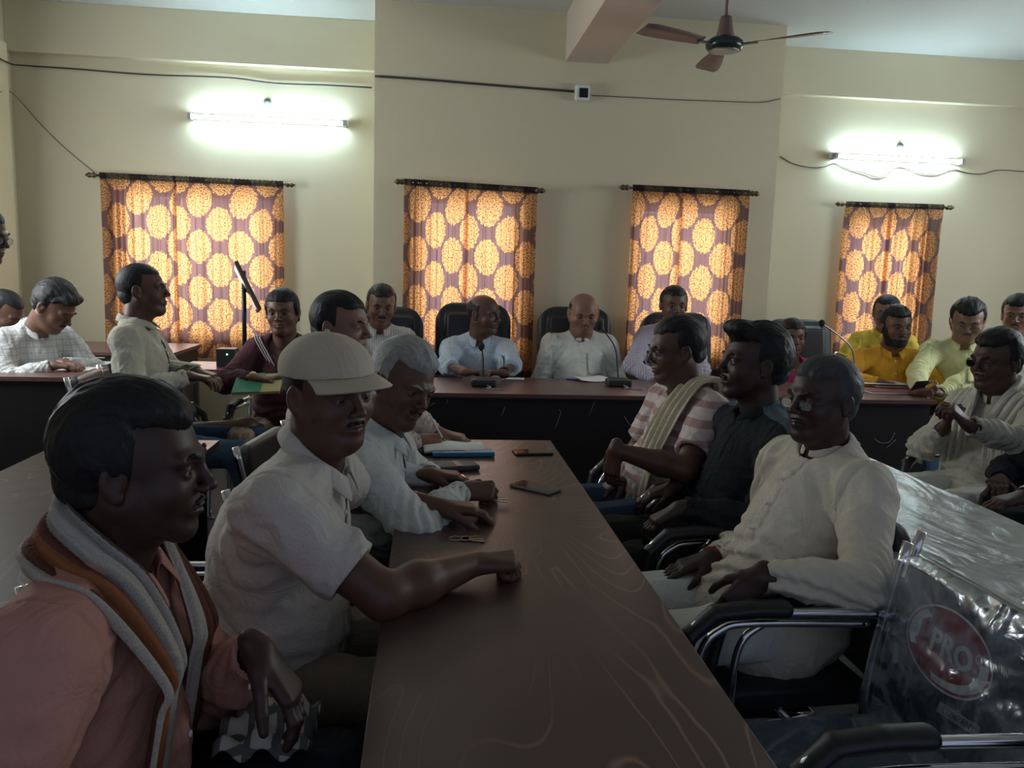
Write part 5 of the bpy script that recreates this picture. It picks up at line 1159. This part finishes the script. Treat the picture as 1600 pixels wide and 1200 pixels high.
def ws(i, j):
    x = (i - .5) * .50; y = -.22 + j * .49; e = max(0, abs(i - .5) - .44) * .5 + max(0, j - .93) * .5
    return np.array([x, y, .43 + .008 + .010 * abs(n1(x, y, 5, 11)) + .006 * abs(n1(x, y, 6, 26)) - e])
wrap_sheet('plastic_wrap', ws, 70, 70, root, FILMS)
# ------------------------------------------------------------------ things on the tables
def lay(px_, py_, z=TZ): return onz(px_, py_, z)
def frame2(d):      # flat frame: x along d
    d = nrm([d[0], d[1], 0]); return np.stack([d, np.array([-d[1], d[0], 0]), np.array([0, 0, 1.])], 1)
def phone(a, b, w, label, case, screen=None, h=.0085):
    """a, b: middle of the short ends as pixels"""
    A_, B_ = lay(*a), lay(*b); c = (A_ + B_) / 2; L_ = np.linalg.norm(B_ - A_); R = frame2(B_ - A_); root = empty('phone', (c[0], c[1], TZ), label=label, cat='phone')
    Geo().box((c[0], c[1], TZ + h / 2 + .0005), (L_ / 2, w / 2, h / 2), R=R, bev=.0035).build('phone_body', case, root, smooth=False)
    Geo().box((c[0], c[1], TZ + h + .0007), (L_ / 2 - .004, w / 2 - .003, .0004), R=R).build('screen', screen or SCRN, root)
    return root
SCRN = mat('phone_screen', (.01, .01, .012), .06, spec=.9)
lit = mat('lit_screen', (.05, .02, .01), .1); _t = NT(lit); _v = _t.coord(); _c = _t.ramp(_t.noise(_v, 60, 4), [(.3, (.25, .05, .03)), (.5, (.55, .17, .09)), (.65, (.75, .45, .35))]); _t.set(_t.b, 'Emission Color', _c); _t.b.inputs['Emission Strength'].default_value = .55
phone((803, 709), (861, 708), .075, 'black phone with a dark glossy screen near the far right corner of the middle table', BLACKP)
phone((806, 757), (868, 771), .074, 'phone in a silvery case lying screen up, nearest the right edge of the middle table', mat('grey_case', (.22, .20, .19), .35))
phone((669, 751), (728, 749), .068, 'phone with a lit orange screen by the fist of the grey-haired man', mat('red_case', (.12, .04, .03), .4), lit)
A_, B_ = lay(675, 735), lay(745, 731); c = (A_ + B_) / 2; R = frame2(B_ - A_); root = empty('spectacle_case', (c[0], c[1], TZ), label='dark grey flat case lying between the blue notebook and the lit phone', cat='case')
Geo().box((c[0], c[1], TZ + .010), (np.linalg.norm(B_ - A_) / 2, .040, .009), R=R, bev=.006).build('case_body', vary('case_cloth', (.055, .05, .055), .6, 30, .2), root); Geo().box(c + R[:, 0] * .01 + np.array([0, 0, .0195]), (.012, .041, .001), R=R).build('clasp', BLACKP, root)
# open blue notebook
A_, B_ = lay(664, 712), lay(769, 711); c = (A_ + B_) / 2; R = frame2(B_ - A_); hl = np.linalg.norm(B_ - A_) / 2; root = empty('notebook', (c[0], c[1], TZ), label='open notebook with a bright blue cover beside the writing hands', cat='notebook')
BLUE = vary('blue_cover', (.018, .19, .33), .45, 12, .12)
Geo().box(c + R[:, 0] * .015 + np.array([0, 0, .010]), (hl - .01, .035, .0085), R=R, bev=.004).build('cover', BLUE, root)
c2 = c + R[:, 1] * .085
def pg(i, j):
    x = (i - .5) * 2 * (hl * .93); y = (j - .5) * .17; return c2 + R[:, 0] * (x - .012) + R[:, 1] * y + np.array([0, 0, .013 + .010 * math.sin(math.pi * min(1, j * 1.1)) + .004 * math.sin(i * 5)])
g = Geo().sheet(pg, 20, 14); o = g.build('pages', PAPER, root, smooth=True, solid=.010)
Geo().box(c + R[:, 0] * .0 + R[:, 1] * -.002 + np.array([0, 0, .0193]), (.022, .0035, .0008), R=R).build('cover_slot', BLACKP, root)
if 6 in PP:
    H_ = PP[6]['arms'][1]; q = H_['W'] + nrm(H_['d']) * .085 + np.array([0, 0, .0]); tip = np.array([q[0] + .02, q[1] + .01, TZ + .032]); top = tip + np.array([-.06, -.015, .11])
    root = empty('pen', tuple(tip), label='white pen held over the open blue notebook', cat='pen'); Geo().tube([tip, tip + (top - tip) * .12], [.0008, .004], 10).build('nib', BLACKP, root, smooth=True); Geo().tube([tip + (top - tip) * .12, top], .0042, 10).build('barrel', WHITEP, root, smooth=True)
# keys
k0 = lay(712, 843); root = empty('keys', (k0[0], k0[1], TZ), label='bunch of keys on the table behind the cap-wearing man\'s forearm', cat='keys'); BR = mat('brass_key', (.45, .34, .2), .35, .9)
Geo().tube([k0 + np.array([.016 * math.cos(t), .016 * math.sin(t), .003]) for t in np.linspace(0, 6.283, 20)], .0015, 6).build('key_ring', STEEL, root, smooth=True)
for a, L_, m_ in ((-.1, .055, BR), (-.35, .06, STEEL), (.25, .045, BR)):
    d = np.array([math.cos(a), math.sin(a), 0]); R = frame2(d); Geo().lathe(k0 + d * .024 + np.array([0, 0, .002]), [(.004, 0), (.011, 0), (.011, .0022), (.004, .0022)], 16).box(k0 + d * (.034 + L_ / 2 - .01) + np.array([0, 0, .0031]), (L_ / 2 - .008, .0032, .0011), R=R).box(k0 + d * (.02 + L_ - .01) + R[:, 1] * .004 + np.array([0, 0, .0031]), (.006, .003, .0011), R=R).build('key', m_, root)
if 22 in PP:
    H_ = PP[22]['arms'][1]; q = H_['W'] + np.array([.095, -.01, -.02]); root = empty('keys', tuple(q), label='small steel keys poking out of the grey-haired man\'s fist', cat='keys')
    for dy, a in ((0, .2), (-.012, -.3)): d = np.array([math.cos(a), math.sin(a), -.12]); Geo().box(q + d * .02 + np.array([0, dy, 0]), (.022, .003, .0012), R=frame2(d)).build('key', STEEL, root)
# microphones on the head table
MICG = mat('mic_dark', (.02, .021, .023), .5); CABG = mat('grey_cable', (.30, .30, .30), .5)
def microphone(base_px, head_px, Y, label, bend, yaw=0, pale=False, hr=.021):
    b = onz(*base_px, TZ); Yb = b[1]; hd_ = at(*head_px, Yb + bend); root = empty('microphone', (b[0], b[1], TZ), label=label, cat='microphone')
    G = Fld(b - np.array([.11, .10, .01]), b + np.array([.11, .10, .07]), .005); G.rbox(b + np.array([0, 0, .022]), (.075, .060, .022), .012, .01); G.rbox(b + np.array([0, .01, .040]), (.050, .035, .012), .010, .012); V, Q = G.mesh(); newmesh('base', V, Q, MICG, root)
    Geo().box(b + np.array([0, -.045, .040]), (.055, .010, .006), R=np.array([[1, 0, 0], [0, .8, .6], [0, -.6, .8]]), bev=.002).build('button_strip', vary('mic_strip', (.12, .12, .125), .4, 20, .1), root)
    s0 = b + np.array([0, .012, .050]); mid = s0 * .45 + hd_ * .55 + np.array([(s0[0] - hd_[0]) * .30, 0, .02]); pts = [s0, s0 * .75 + mid * .25 + np.array([0, 0, .02]), mid, hd_]
    Geo().tube(pts, .0042 if not pale else .0055, 8, smooth=8).build('gooseneck', STEEL if pale else MICG, root, smooth=True)
    Geo().ball(hd_, (hr, hr, hr * 1.15), 16).build('windscreen', vary('foam', (.015, .015, .016), .9, 90, .3), root, smooth=True)
    Geo().lathe(hd_ - np.array([0, 0, hr * 1.4]), [(.006, 0), (.010, .004), (.010, .012)], 12).build('mic_collar', MICG, root, smooth=True)
    cb = [b + np.array([.02, -.06, .012]), b + np.array([.04, -.09, .006]), b + np.array([.01, -.12, .005]), b + np.array([.05, -.15, .004]), b + np.array([.11, -.17, .004])]
    Geo().tube(cb, .0035, 6, smooth=5).build('cable', CABG if not pale else MICG, root, smooth=True)
microphone((755, 603), (752, 541), 5, 'desk microphone with an upright thin stem in front of the bald man in light blue', .0)
microphone((966, 603), (936, 508), 5, 'desk microphone with a bowed neck in front of the man in the white kurta', .02, hr=.026)
microphone((1338, 603), (1284, 505), 5, 'desk microphone with a long slanting stem near the woman in magenta', .0, pale=True)
def paper(name, px_, sz, ang, label, cat='paper', m=PAPER, h=.0015, curl=.0, z=TZ):
    c = onz(px_[0], px_[1], z); R = frame2((math.cos(ang), math.sin(ang))); root_label = label
    def pf(i, j): return c + R[:, 0] * (i - .5) * sz[0] + R[:, 1] * (j - .5) * sz[1] + np.array([0, 0, h + curl * (abs(i - .5) * 2) ** 2 + curl * .5 * math.sin(j * 4)])
    o = Geo().sheet(pf, 14, 10).build(name, m, smooth=True, solid=.0012); return props(o, label, cat)
paper('paper_sheets', (922, 593), (.21, .26), .15, 'curled white papers before the man in the white kurta', curl=.010, h=.004)
paper('paper_sheets', (802, 592), (.14, .10), -.1, 'small folded paper by the left elbow of the bald man', h=.003)
q = onz(893, 594, TZ); root = empty('pen', tuple(q), label='blue pen beside the curled white papers', cat='pen'); Geo().tube([q + (-.03, .02, .005), q + (.035, -.03, .005)], .005, 10).build('barrel', mat('blue_pen', (.02, .04, .3), .3), root, smooth=True)
q = onz(690, 590, TZ); props(Geo().tube([q + (-.05, .0, .005), q + (-.03, .035, .005), q + (.03, .03, .005), q + (.09, .02, .005), q + (.13, .0, .005)], .006, 8, smooth=6).build('cable', MICG, smooth=True), 'short loop of black cable at the left end of the head table', 'cable')
# books and papers at the right end
def book(px_, sz, ang, z, label, m, th=.022, name='book', cat='book'):
    c = onz(px_[0], px_[1], z); R = frame2((math.cos(ang), math.sin(ang))); root = empty(name, (c[0], c[1], z), label=label, cat=cat)
    Geo().box((c[0], c[1], z + th - .0015), (sz[0] / 2, sz[1] / 2, .0015), R=R).box((c[0], c[1], z + .0015), (sz[0] / 2, sz[1] / 2, .0015), R=R).build('cover', m, root)
    Geo().box((c[0], c[1], z + th / 2), (sz[0] / 2 - .004, sz[1] / 2 - .004, th / 2 - .003), R=R).build('pages', PAPER, root); return root
RED = vary('red_folder', (.24, .05, .045), .5, 10, .15); MAR = vary('dark_red_cover', (.14, .035, .03), .5)
book((1385, 612), (.34, .24), .0, TZ, 'red folder lying at the bottom of the stack before the bearded man', RED, .018, 'folder', 'folder')
book((1387, 603), (.24, .20), -.05, TZ + .020, 'thin dark red notebook on top of the red folder', MAR, .012, 'notebook', 'notebook')
paper('paper_sheets', (1375, 598), (.30, .21), -.08, 'white papers spread behind the red folder', h=.004, z=TZ + .034)
# far left desk
paper('paper_sheets', (112, 576), (.30, .15), .0, 'white papers under the writing hand at the far left desk', z=dz_)
paper('paper_sheets', (146, 569), (.20, .16), .1, 'stack of papers at the right end of the far left desk', z=dz_, h=.008)
q = onz(120, 562, dz_); root = empty('ruler', tuple(q), label='yellowish ruler lying behind the writing hand', cat='ruler'); Geo().box(q + (0, .1, .004), (.13, .014, .002), bev=.001).build('strip', vary('ruler_wood', (.45, .40, .22), .6), root)
# folder on the woman's lap
if 5 in PP:
    P = PP[5]; c = at(404, 600, 4.32); R = head_frame(178, 22, 4); root = empty('folder', tuple(c), label='green and yellow file folder on the lap of the woman in maroon', cat='folder')
    R3 = np.stack([R[:, 0], R[:, 1], R[:, 2]], 1)
    Geo().box(c, (.12, .095, .008), R=R3, bev=.003).build('back_cover', vary('yellow_card', (.45, .38, .16), .7), root)
    Geo().box(c + R3[:, 2] * .009 + R3[:, 0] * .05, (.071, .097, .0025), R=R3).build('flap', vary('green_card', (.02, .20, .10), .6), root)
# screen on a stand, power box with a green lamp, its stool
pb = at(374, 560, 5.1); zt = at(362, 572, 5.1)[2]; root = empty('stool', (pb[0] - .05, 5.1, 0), label='small dark table carrying the box with a green light', cat='table')
sx_, ex_ = at(285, 575, 5.1)[0], at(430, 575, 5.1)[0]
Geo().box(((sx_ + ex_) / 2, 5.12, zt - .0125), ((ex_ - sx_) / 2, .20, .0125), bev=.003).build('tabletop', LAMH, root)
for a in (sx_ + .03, ex_ - .03):
    for b in (4.96, 5.28): Geo().box((a, b, (zt - .025) / 2), (.015, .015, (zt - .025) / 2)).build('leg', BLACKP, root)
c = at(356, 558, 5.10); root = empty('power_box', (c[0], c[1], zt), label='small black box with a green indicator light by the screen stand', cat='box'); bw = .05
Geo().box((c[0], c[1], zt + .055), (.055, .06, .055), bev=.004).build('housing', BLACKP, root); Geo().ball((c[0] + .01, c[1] - .061, zt + .078), .004, 10).build('indicator_light', mat('green_lamp', (.1, .8, .5), .3, emis=(.2, 1, .6), estr=9), root, smooth=True)
root = empty('screen_stand', (pb[0], 5.25, zt), label='flat screen tilted on a dark pole before the wide curtain', cat='screen')
tp_ = at(374, 428, 5.25); SG = vary('screen_grey', (.075, .062, .055), .45, 10, .1)
Geo().tube([(pb[0], 5.25, zt), (pb[0], 5.25, tp_[2] + .02)], .014, 12).build('pole', BLACKP, root, smooth=True)
Geo().lathe((pb[0], 5.25, zt), [(.09, 0), (.09, .012), (.02, .018)], 24).build('foot', BLACKP, root, smooth=True)
mc = at(385, 450, 5.2); top_, bot_ = at(368, 412, 5.2), at(405, 486, 5.2); uz = nrm(top_ - bot_); nx = nrm(np.cross((.30, -1, 0), uz)); R = np.stack([nrm(np.cross(uz, nx)), nx, uz], 1)
Geo().box((top_ + bot_) / 2, (.15, .012, np.linalg.norm(top_ - bot_) / 2), R=R, bev=.005).build('panel', SG, root)
Geo().box((top_ + bot_) / 2 + nx * .013, (.137, .002, np.linalg.norm(top_ - bot_) / 2 - .015), R=R).build('display', mat('display_black', (.01, .01, .012), .15), root)
Geo().tube([(pb[0], 5.25, (top_ + bot_)[2] / 2), (top_ + bot_) / 2], .012, 10).build('mount', BLACKP, root, smooth=True)
# phone in the heavy man's hands, plaid cloth under the pink man's hand
if 14 in PP:
    c = at(1437, 603, 4.66); R = head_frame(200, -28, 8); root = empty('phone', tuple(c), label='black phone held by the heavy man in pale yellow', cat='phone'); Geo().box(c, (.037, .076, .0045), R=R, bev=.003).build('phone_body', BLACKP, root); Geo().box(c + R[:, 2] * .005, (.034, .072, .0005), R=R).build('screen', SCRN, root)
if 24 in PP:
    P = PP[24]; c = at(418, 1118, 1.32); m_ = cloth('plaid_cloth', (.42, .40, .34), ('c', .045, .28), (.13, .13, .12))
    def plf(i, j): x = (i - .5); y = (j - .5); return c + np.array([x * .15, y * .17 + .02, -.035 + .05 * math.cos(x * 3) * math.cos(y * 3) + .012 * math.sin(i * 15 + j * 4) + .010 * math.sin(j * 19)])
    props(Geo().sheet(plf, 30, 30).build('plaid_cloth', m_, smooth=True, solid=.006), 'crumpled plaid cloth on the lap of the man with the gamcha', 'cloth')
